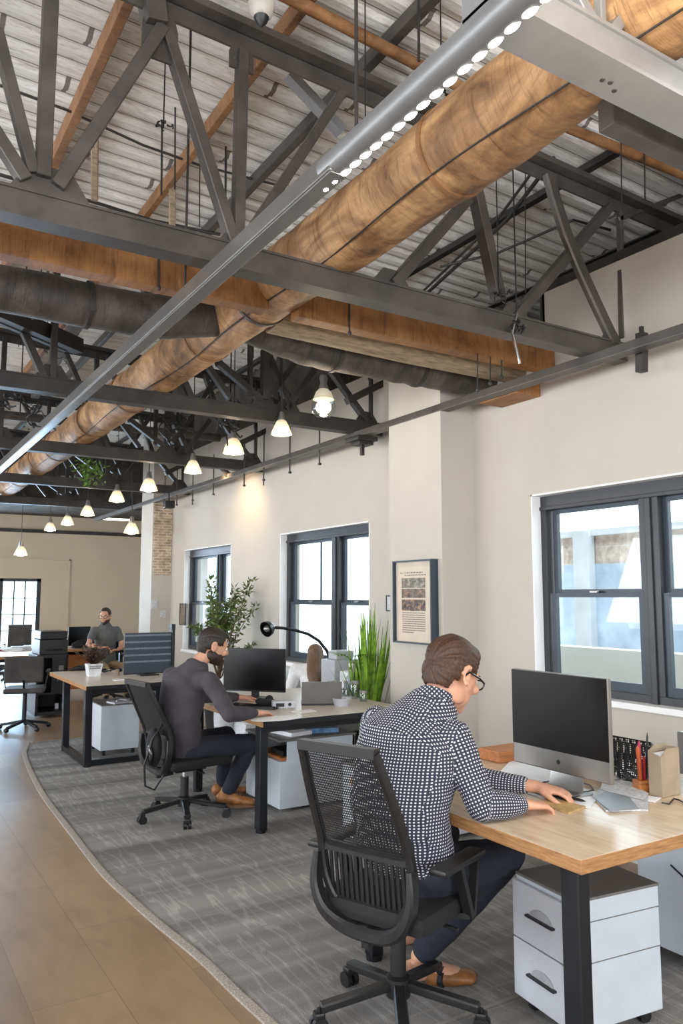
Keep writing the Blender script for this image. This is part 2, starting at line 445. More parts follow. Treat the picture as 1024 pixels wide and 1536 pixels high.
def voxel(mb, vs, smooth_it=4, extra=None):
    """fuse overlapping closed shells into one continuous surface"""
    me = bpy.data.meshes.new('t'); mb.bm.to_mesh(me); mb.bm.free()
    o = bpy.data.objects.new('t', me); COL.objects.link(o)
    m = o.modifiers.new('r', 'REMESH'); m.mode = 'VOXEL'; m.voxel_size = vs
    s = o.modifiers.new('s', 'SMOOTH'); s.factor = .5; s.iterations = smooth_it
    dg = bpy.context.evaluated_depsgraph_get(); dg.update()
    me2 = bpy.data.meshes.new_from_object(o.evaluated_get(dg))
    bpy.data.objects.remove(o)
    out = MB(); out.bm.from_mesh(me2); bpy.data.meshes.remove(me2)
    return out
# ================================================================== SETTING
WX = 3.96
def wall_x(name, X0, X1, ya, yb, top, holes, m='wall_paint', z0=0):
    """wall running along Y with rectangular holes (y0,y1,z0,z1)"""
    b = MB(); ys = sorted({ya, yb, *[h[0] for h in holes], *[h[1] for h in holes]})
    for y0, y1 in zip(ys, ys[1:]):
        h = next((h for h in holes if h[0] <= y0+1e-6 and h[1] >= y1-1e-6), None)
        if h: b.box((X0, y0, z0), (X1, y1, h[2])); b.box((X0, y0, h[3]), (X1, y1, top))
        else: b.box((X0, y0, z0), (X1, y1, top))
    bmesh.ops.remove_doubles(b.bm, verts=b.bm.verts[:], dist=1e-4)
    return put(b, name, m, kind='structure', org=((X0+X1)/2, (ya+yb)/2, 0))
def wall_y(name, Y0, Y1, xa, xb, top, holes, m='wall_paint'):
    b = MB(); xs = sorted({xa, xb, *[h[0] for h in holes], *[h[1] for h in holes]})
    for x0, x1 in zip(xs, xs[1:]):
        h = next((h for h in holes if h[0] <= x0+1e-6 and h[1] >= x1-1e-6), None)
        if h:
            if h[2] > 0: b.box((x0, Y0, 0), (x1, Y1, h[2]))
            b.box((x0, Y0, h[3]), (x1, Y1, top))
        else: b.box((x0, Y0, 0), (x1, Y1, top))
    bmesh.ops.remove_doubles(b.bm, verts=b.bm.verts[:], dist=1e-4)
    return put(b, name, m, kind='structure', org=((xa+xb)/2, (Y0+Y1)/2, 0))
b = MB(); b.box((-5.2, -3.2, -.1), (6.2, 17.3, 0)); put(b, 'floor', 'laminate', kind='structure', org=(0, 0, 0))
H1 = (2.1, 3.88, .905, 2.255); H2 = (5.9, 7.68, .84, 2.24); H3 = (9.02, 10.66, .8, 2.21)
wall_x('wall_right', WX, WX+.25, -3, 4.47, 3.32, [H1])
b = MB(); b.box((WX, -3, 3.32), (WX+.25, 3.72, 3.66)); put(b, 'wall_right_upper', 'wall_paint', kind='structure')
wall_x('wall_right_far', WX, WX+.25, 4.47, 11.74, 3.62, [H2, H3])
b = MB(); b.box((3.64, 4.465, 0), (3.97, 5.132, 3.34)); put(b, 'wall_pillar', 'wall_paint', kind='structure')
wall_x('wall_side', 5.36, 5.6, 11.7, 17.2, 4.5, [])
b = MB(); b.box((WX+.25, 11.6, 0), (5.6, 11.74, 4.6)); put(b, 'wall_return', 'facade_pale', kind='structure')
wall_y('wall_back', 17, 17.25, -5.2, 6.2, 4.5, [(.3, 2.1, .4, 2.9), (2.43, 3.225, .0, 1.915)], 'wall_warm_lit')
wall_x('wall_left', -5.25, -5, -3, 17, 4.6, [(-1.5, 1.5, .9, 2.9), (3, 6, .9, 2.9), (7.5, 10.5, .9, 2.9), (12, 15, .9, 2.9)])
wall_y('wall_front', -3.25, -3, -5.2, 4.3, 4.6, [(-3.6, -.6, .9, 2.9), (.6, 3.2, .9, 2.9)])
# back bulkhead and its trims
b = MB(); b.box((-5, 14.9, 3.22), (6, 17, 4.5)); put(b, 'ceiling_bulkhead', 'ceiling_void', kind='structure')
b = MB(); b.box((-5, 16.93, 2.86), (6, 17, 2.93)); put(b, 'trim_1', 'steel_dark', kind='structure')
b = MB(); b.box((-5, 16.97, 2.30), (3.79, 17, 2.33)); b.box((3.76, 16.97, 0), (3.79, 17, 2.33)); put(b, 'trim_2', 'wall_warm_lit', kind='structure')
# brick column
col = thing('wall_column', (3.81, 11.47, 0), None, None); tag(col, kind='structure')
b = MB(); b.box((3.66, 11.2, 0), (3.96, 11.74, 4.2)); put(b, 'column_shaft', 'wall_paint', col)
b = MB(); b.box((3.675, 11.19, 1.86), (3.95, 11.205, 2.93)); put(b, 'brick_face', 'brick', col)
# ceiling : ribbed deck
b = MB(); rows = []
y = -3.1
prof = []
while y < 17.2:
    for dy, dz in ((0, 0), (.05, 0), (.075, .022), (.125, .022), (.15, 0)): prof.append((y+dy, dz))
    y += .15
def roofz(x): return 4.41-.03*x
prev = None
for (yy, dz) in prof:
    cur = [b.bm.verts.new((x, yy, roofz(x)+dz)) for x in (-5.25, 5.7)]
    if prev:
        b.bm.faces.new((prev[0], prev[1], cur[1], cur[0]))
    prev = cur
bmesh.ops.remove_doubles(b.bm, verts=b.bm.verts[:], dist=1e-5)
put(b, 'ceiling', 'deck', kind='structure', org=(0, 0, 0))
b = MB(); b.box((-5.3, -3.3, 4.62), (6.3, 17.3, 4.7)); put(b, 'ceiling_roof', 'ceiling_void', kind='structure')
b = MB(); b.box((5.6, -3.2, 3.26), (5.7, 6.6, 4.65)); b.box((WX+.24, -3.2, 3.2), (5.7, 6.6, 3.26)); b.box((WX+.24, 6.6, 3.2), (5.7, 6.7, 4.65)); b.box((WX+.02, 6.7, 3.62), (WX+.25, 11.7, 4.65)); b.box((-5.2, -3.25, 4.2), (5.7, -3.1, 4.65)); put(b, 'wall_light_block', 'ceiling_void', kind='structure')  # added slab and walls closing the roof void against sky light
# dark capping along the wall head
b = MB(); b.bar((WX+.02, -2, 3.64), (WX+.02, 3.72, 3.69), .06, .05, (1, 0, 0)); b.bar((WX+.02, 3.72, 3.32), (WX+.02, 3.72, 3.70), .04, .04); put(b, 'trim_3', 'steel_dark', kind='structure')
b = MB(); b.box((WX-.012, -3, 0), (WX, 4.465, .1)); b.box((3.628, 4.453, 0), (3.64, 5.144, .1)); b.box((3.64, 4.453, 0), (3.96, 4.465, .1)); b.box((WX-.012, 5.132, 0), (WX, 11.2, .1)); put(b, 'baseboard_right', 'wall_white', kind='structure')
# ------------------------------------------------------------------ windows
def hung_window(n, h, units, meet, head, fr=.06):
    w = thing('window_%d' % n, (WX+.12, (h[0]+h[1])/2, h[2]), None, None); tag(w, kind='structure')
    xa, xb = WX+.08, WX+.17
    ya, yb, za, zb = h
    b = MB(); t = .012
    b.box((WX, yb-t, za), (WX+.08, yb+.001, zb)); b.box((WX, ya, za), (WX+.08, ya+t, zb)); b.box((WX, ya, zb-t), (WX+.08, yb, zb)); b.box((WX-.02, ya-.02, za-.025), (WX+.1, yb+.02, za+.012), .004)
    put(b, 'reveal', 'reveal_white', w)
    b = MB()
    b.box((xa, ya, zb-head), (xb, yb, zb), .006); b.box((xa-.012, ya, zb-head), (xa+.01, yb, zb-head+.025), .004)
    b.box((xa, ya+.001, za+.001), (xb, yb-.001, za+fr), .004); b.box((xa, yb-fr, za+fr), (xb, yb-.001, zb-head)); b.box((xa, ya+.001, za+fr), (xb, ya+fr, zb-head))
    for (u0, u1), (v0, v1) in zip(units, units[1:]):
        b.box((xa, u1, za+fr), (xb, v0, zb-head)); b.box((xa-.015, (u1+v0)/2-.02, za+.004), (xa-.001, (u1+v0)/2+.02, zb-head), .004)
    put(b, 'window_frame', 'frame_dark', w)
    for u0, u1 in units:
        s = MB(); z0, z1 = za+fr, zb-head; q = .038
        for (a0, a1, x0) in ((z0, meet, xa+.015), (meet, z1, xa+.045)):
            s.box((x0, u0+.001, a0+.001), (x0+.03, u0+q, a1-.001)); s.box((x0, u1-q, a0+.001), (x0+.03, u1-.001, a1-.001))
            s.box((x0+.001, u0+q, a0), (x0+.029, u1-q, a0+(q*1.5 if a0 == z0 else q*.7))); s.box((x0+.001, u0+q, a1-q*.7), (x0+.029, u1-q, a1))
        sa = put(s, 'sash', 'frame_blue', w)
        g = MB(); g.box((xa+.028, u0+.01, z0), (xa+.032, u1-.01, meet)); g.box((xa+.058, u0+.01, meet), (xa+.062, u1-.01, z1)); put(g, 'pane', 'window_glass', w)
        k = MB(); k.box((xa-.002, (u0+u1)/2-.03, meet+.002), (xa+.02, (u0+u1)/2+.03, meet+.016), .003); put(k, 'sash_lock', 'alu', w)
    return w
hung_window(1, H1, [(2.2, 2.93), (3.06, 3.80)], 1.57, .11)
hung_window(2, H2, [(5.96, 6.56), (6.70, 7.6)], 1.49, .1)
w2 = bpy.data.objects['window_2']
b = MB(); b.box((WX+.13, 7.0, 1.5), (WX+.145, 7.02, 2.14)); put(b, 'muntin', 'frame_dark', w2)
hung_window(3, H3, [(9.08, 9.56), (9.68, 10.58)], 1.46, .11)
w = thing('window_4', (2.83, 17.05, 0), None, None); tag(w, kind='structure')
b = MB()
for x0, x1, z0, z1 in ((2.43, 2.5, 0, 1.915), (3.14, 3.225, 0, 1.915), (2.43, 3.225, 1.85, 1.915), (2.43, 3.225, 0, .2)): b.box((x0, 17.0, z0), (x1, 17.1, z1), .004)
put(b, 'window_frame', 'frame_dark', w)
b = MB()
for k in (1, 2): b.box((2.5+.2133*k-.014, 17.03, .2), (2.5+.2133*k+.014, 17.06, 1.85))
for k in range(1, 5): b.box((2.5, 17.03, .2+.33*k-.014), (3.14, 17.06, .2+.33*k+.004))
put(b, 'muntin', 'frame_dark', w)
b = MB(); b.box((2.5, 17.065, .2), (3.14, 17.07, 1.85)); put(b, 'pane', 'window_glass', w)
# ------------------------------------------------------------------ rug
edge = [onZ(*p, 0.0) for p in ((35, 1128), (40, 1148), (62, 1192), (100, 1243), (150, 1308), (190, 1347), (232, 1385), (300, 1441), (352, 1492), (402, 1538))]
edge = [V((e.x, e.y)) for e in edge]
d = (edge[-1]-edge[-2]); edge.append(edge[-1]+d*2.2); edge.append(V((1.6, .6)))
sm = []
for i in range(len(edge)-1):
    p0 = edge[max(i-1, 0)]; p1 = edge[i]; p2 = edge[i+1]; p3 = edge[min(i+2, len(edge)-1)]
    for k in range(5):
        t = k/5; sm.append(.5*((2*p1)+(p2-p0)*t+(2*p0-5*p1+4*p2-p3)*t*t+(3*p1-p0-3*p2+p3)*t**3))
sm.append(edge[-1])
rug = thing('rug', (2.6, 5, 0), 'large grey striped office rug with a curved bound edge under the desks', 'rug')
b = MB(); far = [V((1.62, 8.75)), V((3.9, 9.0))]
pts = [V((p.x, p.y, .004)) for p in reversed(sm)] + [V((1.53, 8.42, .004)), V((1.7, 8.95, .004)), V((3.62, 9.1, .004)), V((3.62, .6, .004))]
b.poly(pts, (0, 0, -.003)); put(b, 'pile', 'rug', rug)
b = MB(); w_ = .03; rings = []
path = sm[::1]
path = [V((1.62, 8.93))]+[V((1.54, 8.6))]+path
for i, p in enumerate(path):
    t = (path[min(i+1, len(path)-1)]-path[max(i-1, 0)]).normalized(); nrm = V((-t.y, t.x))
    q = [(p-nrm*.012, .0), (p-nrm*.01, .007), (p+nrm*.005, .010), (p+nrm*.026, .010), (p+nrm*.034, .003)]
    rings.append([b.bm.verts.new((a.x, a.y, z)) for a, z in q])
b.skin(rings, False, False); put(b, 'binding', 'rug_edge', rug, smooth=True)
# ------------------------------------------------------------------ outside
b = MB(); b.box((6.6, -10, -.6), (40, 40, -.5)); b.box((-30, 17.3, -.6), (6.6, 45, -.5)); b.box((4.25, -10, -.6), (6.7, 11.6, -.5)); put(b, 'ground_outside', 'ground_out', kind='structure')
bl = thing('neighbouring_building', (9.6, 6, -.5), 'pale brick and blue neighbouring building seen through the nearest window', 'building')
tz = onX(900, 800, 9).z; bz = onX(900, 846, 9).z
b = MB(); b.box((9, 1, -.5), (10, 9.3, bz)); put(b, 'lower_wall', 'facade_blue', bl)
b = MB(); b.box((9.03, 1, bz), (10, 9.3, tz)); put(b, 'brick_wall', 'brick_out', bl)
for px0, px1 in ((862, 886), (984, 1000)):
    y0 = onX(px1, 880, 8.9).y; y1 = onX(px0, 880, 8.9).y
    b = MB(); b.box((8.88, y0, -.5), (9.0, y1, tz+.03)); put(b, 'pilaster', 'facade_pale', bl)
b = MB(); b.box((8.93, 1, tz-.03), (10.05, 9.35, tz+.06)); put(b, 'coping', 'facade_pale', bl)
b = MB(); b.box((6.9, -2, -.5), (7.1, 9.2, onX(885, 972, 6.9).z)); put(b, 'boundary_wall', 'low_wall', label='low white wall outside below the nearest window', cat='wall')
# ------------------------------------------------------------------ light
wd = bpy.data.worlds.new('world'); sc.world = wd; wd.use_nodes = True
nt = wd.node_tree; bg = nt.nodes['Background']
tc = nt.nodes.new('ShaderNodeTexCoord'); n = nt.nodes.new('ShaderNodeTexNoise'); n.inputs['Scale'].default_value = 2.2; n.inputs['Detail'].default_value = 5
nt.links.new(tc.outputs['Generated'], n.inputs[0])
r = nt.nodes.new('ShaderNodeValToRGB'); r.color_ramp.elements[0].position = .35; r.color_ramp.elements[0].color = (.78, .88, 1, 1); r.color_ramp.elements[1].position = .6; r.color_ramp.elements[1].color = (1, 1, 1, 1)
nt.links.new(n.outputs[0], r.inputs[0]); nt.links.new(r.outputs[0], bg.inputs[0]); bg.inputs[1].default_value = 5.0
def light(kind, name, loc, energy, color, size=None, sy=None, target=None, spot=None):
    l = bpy.data.lights.new(name, kind); l.energy = energy; l.color = color
    if kind == 'AREA': l.shape = 'RECTANGLE'; l.size = size; l.size_y = sy or size
    elif size: l.shadow_soft_size = size
    if spot: l.spot_size = R(spot); l.spot_blend = .7
    o = bpy.data.objects.new(name, l); COL.objects.link(o); o.location = loc
    if target: o.rotation_euler = (V(target)-V(loc)).to_track_quat('-Z', 'Y').to_euler()
    return o
for y, e in ((0, 145), (4.5, 150), (9, 210), (13.5, 170)):
    light('AREA', 'fill_left', (-4.95, y, 1.9), e, (.86, .93, 1), 2.9, 1.9, (0, y, 4.4))  # added fill lamps on the unseen left side, tilted up to lift the ceiling
light('AREA', 'fill_front', (-2.1, -2.95, 1.9), 110, (.95, .97, 1), 2.9, 1.9, (-1.2, 3, 4.2))  # two added lamps behind the camera for frontal fill
light('AREA', 'fill_front', (1.9, -2.95, 1.9), 100, (.95, .97, 1), 2.5, 1.9, (2.2, 3, 4.2))
light('AREA', 'daylight_window', (2.83, 17.4, 1.05), 170, (.5, .72, 1), .8, 1.9, (2.83, 10, .9))
light('AREA', 'fill_back', (1.2, 16.95, 1.65), 230, (.55, .76, 1), 1.7, 2.4, (1.2, 10, .8))  # added lamp out of view, strengthens the cool glare on the floor
sc.view_settings.view_transform = 'Standard'; sc.view_settings.look = 'None'; sc.view_settings.exposure = 0; sc.view_settings.gamma = 1
# ================================================================== ROOF STRUCTURE
def web(b, p, q, w=.05, d=.05): b.bar(p, q, w, d)
def chord_bottom(Y, X0, X1, z0=2.985, h=.115, d=.10, slot=True):
    b = MB()
    b.box((X0, Y-d/2+.008, z0+.004), (X1, Y+d/2-.008, z0+h-.004)); b.box((X0, Y-d/2, z0), (X1, Y+d/2, z0+.014)); b.box((X0, Y-d/2, z0+h-.012), (X1, Y+d/2, z0+h))
    return b
def truss(Y, label, webs, X0=-4.9, X1=3.94, m='steel', zb=2.985, topz=(4.2, 4.06), gus=(), h=.115, d=.1):
    t = thing('roof_truss', (0, Y, zb), label, 'roof truss', 'roof trusses along the hall')
    put(chord_bottom(Y, X0, X1, zb, h, d), 'bottom_chord', m, t)
    b = MB(); 
    z = lambda x: 4.18-.028*x
    XT = 4.6
    b.bar((X0, Y-.03, z(X0)), (XT, Y-.03, z(XT)), .035, .09, (0, 1, 0)); b.bar((X0, Y+.03, z(X0)), (XT, Y+.03, z(XT)), .035, .09, (0, 1, 0)); b.bar((X0, Y, z(X0)-.035), (XT, Y, z(XT)-.035), .12, .014, (0, 1, 0))
    put(b, 'top_chord', m, t)
    for wv in webs:
        p, q, w_, mm = (list(wv)+[.05, m])[:4] if len(wv) < 4 else wv
        b = MB(); p = V(p); q = V(q)
        if len(wv) == 3: w_ = wv[2]; mm = m
        # angle section
        b.bar(p, q, .012+0*w_, w_, (0, 1, 0)); b.bar(p+V((0, .0, 0)), q, w_*.9, .012, (0, 1, 0)) if False else b.bar(p, q, w_*1.0, w_*1.2, (0, 1, 0), .003)
        put(b, 'web_member', mm, t)
    for (gx, gz, gw, gh) in gus:
        b = MB(); b.poly([(gx-gw/2, Y-.006, gz-gh*.5), (gx+gw/2, Y-.006, gz-gh*.5), (gx+gw/2, Y-.006, gz), (gx+gw*.25, Y-.006, gz+gh*.5), (gx-gw*.25, Y-.006, gz+gh*.5), (gx-gw/2, Y-.006, gz)], (0, .012, 0))
        for a in (-.3, 0, .3):
            b.ell((gx+gw*a, Y-.008, gz-gh*.2), (.009, .006, .009), seg=8)
        put(b, 'gusset_plate', m, t)
    return t
Y1 = 3.07
def ly(a, b_, w_=.05, Y=Y1, dy=0): p = onY(*a, Y); q = onY(*b_, Y); return (p, q, w_)
w1 = [ly((-6, 45), (50, 262), .045), ly((-40, 150), (38, 272), .05), ly((77, -25), (64, 268), .055), ly((243, 42), (85, 282), .055), ly((248, 45), (352, 372), .05),
      ly((363, 78), (356, 362), .048), ly((512, 140), (362, 368), .045), ly((222, -40), (232, 40), .09), ly((588, 428), (700, 300), .055), ly((712, 285), (748, 452), .06), ly((770, 478), (912, 312), .055),
      ly((929, 318), (933, 508), .03), ly((1030, 290), (925, 330), .03)]
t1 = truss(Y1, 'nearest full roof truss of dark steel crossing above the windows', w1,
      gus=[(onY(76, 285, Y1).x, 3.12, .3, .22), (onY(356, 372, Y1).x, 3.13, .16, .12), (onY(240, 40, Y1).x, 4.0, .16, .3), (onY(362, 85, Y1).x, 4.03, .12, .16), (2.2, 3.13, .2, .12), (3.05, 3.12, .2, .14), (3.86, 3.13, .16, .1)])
# bowed hanger strap of that truss
b = MB(); P = [onY(*p, Y1-.03) for p in ((822, 262), (832, 300), (848, 350), (868, 400), (893, 455), (920, 512))]
b.ribbon(P, (0, 1, 0), .08, .045)
put(b, 'curved_strap', 'steel', t1)
# generic panels for the trusses further back
Y2 = 5.7
def lv(a, b_, w_=.045): return ly(a, b_, w_, Y2)
w2_ = [lv((312, 550), (345, 598), .045), lv((328, 545), (392, 600), .05), lv((375, 530), (375, 595), .035), lv((397, 525), (397, 600), .055), lv((442, 543), (405, 592), .05), lv((473, 550), (428, 615), .05), lv((495, 555), (550, 632), .05), lv((556, 560), (556, 628), .03), lv((600, 562), (520, 602), .06)]
zt = lambda x: 4.14-.028*x
for i, x in enumerate((-4.4, -3.3, -2.2, -1.1, 0, 1.1, 2.0)):
    w2_.append((V((x, Y2, 3.08)), V((x, Y2, zt(x))), .045))
    w2_.append((V((x+1.05, Y2, 3.08)), V((x+.55, Y2, zt(x))), .05))
w2_ += [(V((2.65, Y2, 3.5)), V((2.65, Y2, zt(2.6))), .04), (V((3.05, Y2, 3.54)), V((3.35, Y2, zt(3))), .05), (V((3.42, Y2, 3.5)), V((3.2, Y2, zt(3.2))), .05), (V((2.38, Y2, 3.4)), V((2.1, Y2, zt(2.1))), .05), (V((3.84, Y2, 3.5)), V((3.84, Y2, zt(3.8))), .03)]
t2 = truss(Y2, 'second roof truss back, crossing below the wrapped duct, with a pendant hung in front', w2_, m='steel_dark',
      gus=[(x, 3.12, .22, .16) for x in (-3.3, -2.2, -1.1, 0, 1.1, 2.0, 2.78, 3.0, 3.8)])
for Y, lb in ((8.1, 'third roof truss back, crossing in front of the green hanging creeper'), (10.5, 'fourth roof truss back, just before the brick column'), (12.9, 'farthest roof truss, in front of the back bulkhead')):
    dup(t2, loc=(0, Y, 2.985), label=lb)
# near truss, light from the light bar put into its paler steel
w0 = [(onY(858, -10, 1.33), onY(897, 60, 1.33), .035), (onY(899, -10, 1.33), onY(901, 60, 1.33), .022), (onY(962, -10, 1.33), onY(906, 60, 1.33), .035)]
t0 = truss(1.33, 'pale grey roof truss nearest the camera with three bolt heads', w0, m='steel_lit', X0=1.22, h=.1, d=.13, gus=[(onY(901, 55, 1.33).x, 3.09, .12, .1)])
b = MB()
for px, py in ((903, 120), (915, 124), (921, 136)):
    p = onZ(px, py, 2.985); b.ell(p, (.008, .008, .005), seg=8)
put(b, 'bolts', 'steel_dark', t0)
# secondary lower beam parallel to the near truss
b = MB(); b.box((1.9, 1.47, 3.0), (3.9, 1.53, 3.1), .004); put(b, 'cross_beam', 'steel', label='dark steel cross beam just behind the pale nearest truss', cat='beam')
# purlins
for (a, c, w_, lab) in (((75, 265), (200, 0), .05, 'orange-brown timber purlin nearest the left edge of the picture'), ((225, 325), (470, 0), .042, 'orange-brown timber purlin passing behind the hanging pipe of the first truss'), ((545, 110), (667, 0), .05, 'greyish timber purlin near the top centre above the light bar')):
    z = 4.24; p = onZ(*a, z); q = onZ(*c, z); x = (p.x+q.x)/2
    b = MB(); b.box((x-w_/2, -2.5, z+.02), (x+w_/2, 14.9, 4.40-.03*x), .005); put(b, 'purlin', 'steel' if 'greyish' in lab else 'purlin_wood', label=lab, cat='beam', group='timber purlins under the roof deck')
for x in (-2.6, -1.2, -.1, 3.1, 3.8, 4.9):
    b = MB(); b.box((x-.03, -2.5, 4.24), (x+.03, 14.9 if x < 4 else 6.5, 4.40-.03*x), .005); put(b, 'purlin', 'steel_dark' if x > 2 else 'purlin_wood', label='roof purlin %s' % {-2.6: 'farthest out over the unseen left side', -1.2: 'over the left side of the hall', -.1: 'just left of the leftmost visible one', 3.1: 'painted dark, right of the wrapped duct', 3.8: 'painted dark, over the head of the window wall', 4.9: 'painted dark, beyond the window wall'}[x], cat='beam', group='timber purlins under the roof deck')
# timber strips across, ceiling level
for (a, c, lab) in (((440, 0), (690, 130), 'round brown timber strip across the deck above the light bar'), ((860, 195), (1024, 262), 'thin orange timber strip across the deck at the right edge')):
    z = 4.2; p = onZ(*a, z); q = onZ(*c, z); d = (q-p).normalized()
    b = MB(); b.tube([p-d*.4, q+d*.3], .03, 10); put(b, 'timber_strip', 'purlin_wood', smooth=True, label=lab, cat='beam')
# timber beam with the ducts behind it
bmz0, bmz1 = 3.075, 3.25
DX, DZ, DR = 1.88, 3.27, .172
for xa, xb, lab in ((-4.9, DX-.09, 'orange-brown timber beam left of the wrapped duct, behind the first truss'), (DX+.09, WX-.0, 'orange-brown timber beam right of the wrapped duct, ending at the window wall')):
    b = MB(); b.box((xa, 3.62, bmz0), (xb, 3.72, bmz1), .006); put(b, 'timber_beam', 'timber', label=lab, cat='beam')
b = MB(); b.box((3.735, 3.76, 2.93), (WX, 4.14, 3.02), .005); b.box((3.86, 3.73, 3.02), (WX, 4.14, 3.06), .004); put(b, 'timber_bearer', 'timber', label='short timber bearer block on the window wall under the ducts', cat='beam')
b = MB(); b.tube([(DX+.1, 3.98, 3.19), (3.0, 3.98, 3.17), (WX, 3.98, 3.17)], .1, 20); put(b, 'insulated_pipe', 'insulation', smooth=True, label='thin beige insulated pipe between the timber beam and the dark duct', cat='pipe')
for xa, xb, xs, lab in ((-4.9, DX-.1, (-3, -2, -.4, 1.0), 'dark round duct left of the wrapped duct, behind the timber beam'), (DX+.1, WX, (2.6, 3.3), 'dark round duct right of the wrapped duct, running to the window wall')):
    b = MB(); n_ = 40; b.tube([(xa+(xb-xa)*k/n_, 4.3, 3.165+.003*math.sin(k*2.1)+.11*max(0, 1-abs(xa+(xb-xa)*k/n_-DX)/.6)**1.3) for k in range(n_+1)], [.125+.003*math.sin(k*1.7) for k in range(n_+1)], 24)
    dd = put(b, 'dark_duct', 'dark_duct', smooth=True, label=lab, cat='duct')
    for x in xs:
        b = MB(); b.lathe([(.13, -.012), (.134, -.012), (.134, .012), (.13, .012)], (x, 4.3, 3.165), 24, M=Matrix.Rotation(R(90), 4, 'Y')); put(b, 'duct_band', 'steel_dark', dd)
# the big wrapped duct along the hall
wdct = thing('wrapped_duct', (DX, 6, DZ-DR), 'large round duct wrapped in orange-brown bark-like covering, running the length of the hall', 'duct')
b = MB(); P = []; RR = []; y = -1.5
while y < 14.9:
    P.append((DX+.006*noise.noise(V((y*1.3, 0, 0))), y, DZ+.008*noise.noise(V((0, y*1.1, 3))))); RR.append(DR*(1+.03*noise.noise(V((y*2.2, 5, 1))))); y += .06
b.tube(P, RR, 40)
for v in b.bm.verts:
    c = V((DX, v.co.y, DZ)); k = noise.noise(v.co*3.1)*.008+noise.noise(v.co*9)*.003
    v.co += (v.co-c).normalized()*k
put(b, 'duct_skin', 'duct_wrap', wdct, smooth=True, angle=180)
b = MB()
seam = [R(200)]
pts = []
y = -1.5
while y < 14.9:
    a = R(236+16*noise.noise(V((y*.7, 0, 0)))); pts.append((DX+(DR+.006)*math.cos(a-R(270)+R(270)), y, DZ+(DR+.006)*math.sin(a))); y += .2
b.tube(pts, .004, 6); 
pts = []; y = 99
while y < 14.9:
    a = R(268+6*noise.noise(V((y*.6, 2, 0)))); pts.append((DX+(DR+.004)*math.cos(a), y, DZ+(DR+.004)*math.sin(a))); y += .2
put(b, 'seam', 'steel_dark', wdct)
for y in (.9, 2.2, 3.9, 4.7, 6.4, 7.6, 9.2, 10.1, 11.7, 13.2):
    b = MB(); b.lathe([(DR+.002, -.012), (DR+.009, -.012), (DR+.009, .012), (DR+.002, .012)], (DX, y, DZ), 32, M=Matrix.Rotation(R(90), 4, 'X'))
    put(b, 'strap', 'purlin_wood' if int(y*10) % 3 else 'steel', wdct, smooth=True)
# light bar
tr = thing('light_bar', (1.2, 4, 2.86), 'long grey ceiling rail carrying a row of bright LED lenses', 'light fixture')
b = MB(); b.box((1.165, 1.95, 2.862), (1.235, 14.5, 2.935), .006); b.box((1.17, 1.95, 2.856), (1.23, 14.5, 2.863), .002); put(b, 'rail', 'alu', tr)
b = MB(); b.tube([(1.2, -.6, 2.9), (1.2, 2.02, 2.9)], .042, 24); put(b, 'lamp_body', 'steel_grey', tr, smooth=True)
b = MB(); k = 0; y = -.3
ang = R(-62)
while y < 2.1:
    c = V((1.2+.037*math.cos(ang), y, 2.9+.037*math.sin(ang))); Mx = Matrix.Rotation(-(ang), 3, 'Y')
    b.ell(c, (.012, .024, .017), Mx, 12); y += .056
put(b, 'led_lens', 'led_glow', tr, smooth=True)
light('AREA', 'led_strip', (1.235, .9, 2.84), 26, (1, .95, .86), .05, 2.3, (1.9, .9, 1.0))
light('AREA', 'led_strip_glow', (1.27, 1.0, 2.9), 12, (1, .88, .7), .05, 2.0, (1.9, 1.0, 3.2))
for y in (.4, 1.85, 3.3, 5.7, 8.1):
    b = MB(); b.cyl((1.2, y, 2.93), (1.2, y, 4.36 if y not in (5.7, 8.1) else 2.99), .006, 8); put(b, 'hanger_rod', 'steel_dark', tr)
# long perimeter rail
pr = thing('perimeter_rail', (3.66, 6, 2.96), 'dark steel rail running along the window wall under the truss ends', 'rail')
b = MB(); b.box((3.635, -1, 2.935), (3.69, 14.5, 2.99), .004); b.box((3.69, -1, 2.935), (3.72, 14.5, 2.945)); put(b, 'rail_bar', 'steel', pr)
for i, y in enumerate((1.2, 6.3, 6.9, 7.5, 8.0, 8.9, 9.6, 10.2, 10.7)):
    b = MB(); b.cyl((3.66, y, 2.80 if i % 3 else 2.74), (3.66, y, 3.3), .008, 8); b.box((3.65, y-.012, 2.79), (3.675, y+.012, 2.81)); put(b, 'drop_rod', 'steel_dark', pr)
b = MB(); p = onX(962, 500, 3.78); q = onX(962, 558, 3.78); b.bar(p, q, .05, .05); b.bar(p+V((0, 0, .04)), p, .02, .02); put(b, 'end_bracket', 'steel_dark', pr)
b = MB(); p = V((3.68, 5.62, 2.9)); b.box(p+V((-.09, -.1, -.0)), p+V((.12, .12, .04)), .01); b.box(p+V((0, -.02, -.12)), p+V((.03, .01, 0))); b.box(p+V((-.05, -.06, -.03)), p+V((.1, .08, .0)), .006); put(b, 'junction', 'steel_dark', pr)
# speaker at the end of the rail
p = onX(253, 757, 3.6); b = MB(); b.box(p+V((-.07, -.06, -.05)), p+V((.07, .06, .05)), .01); b.cyl(p+V((0, 0, .05)), p+V((0, 0, .16)), .01); put(b, 'wall_speaker', 'black_plastic', label='small black speaker hung near the top of the brick column', cat='speaker')
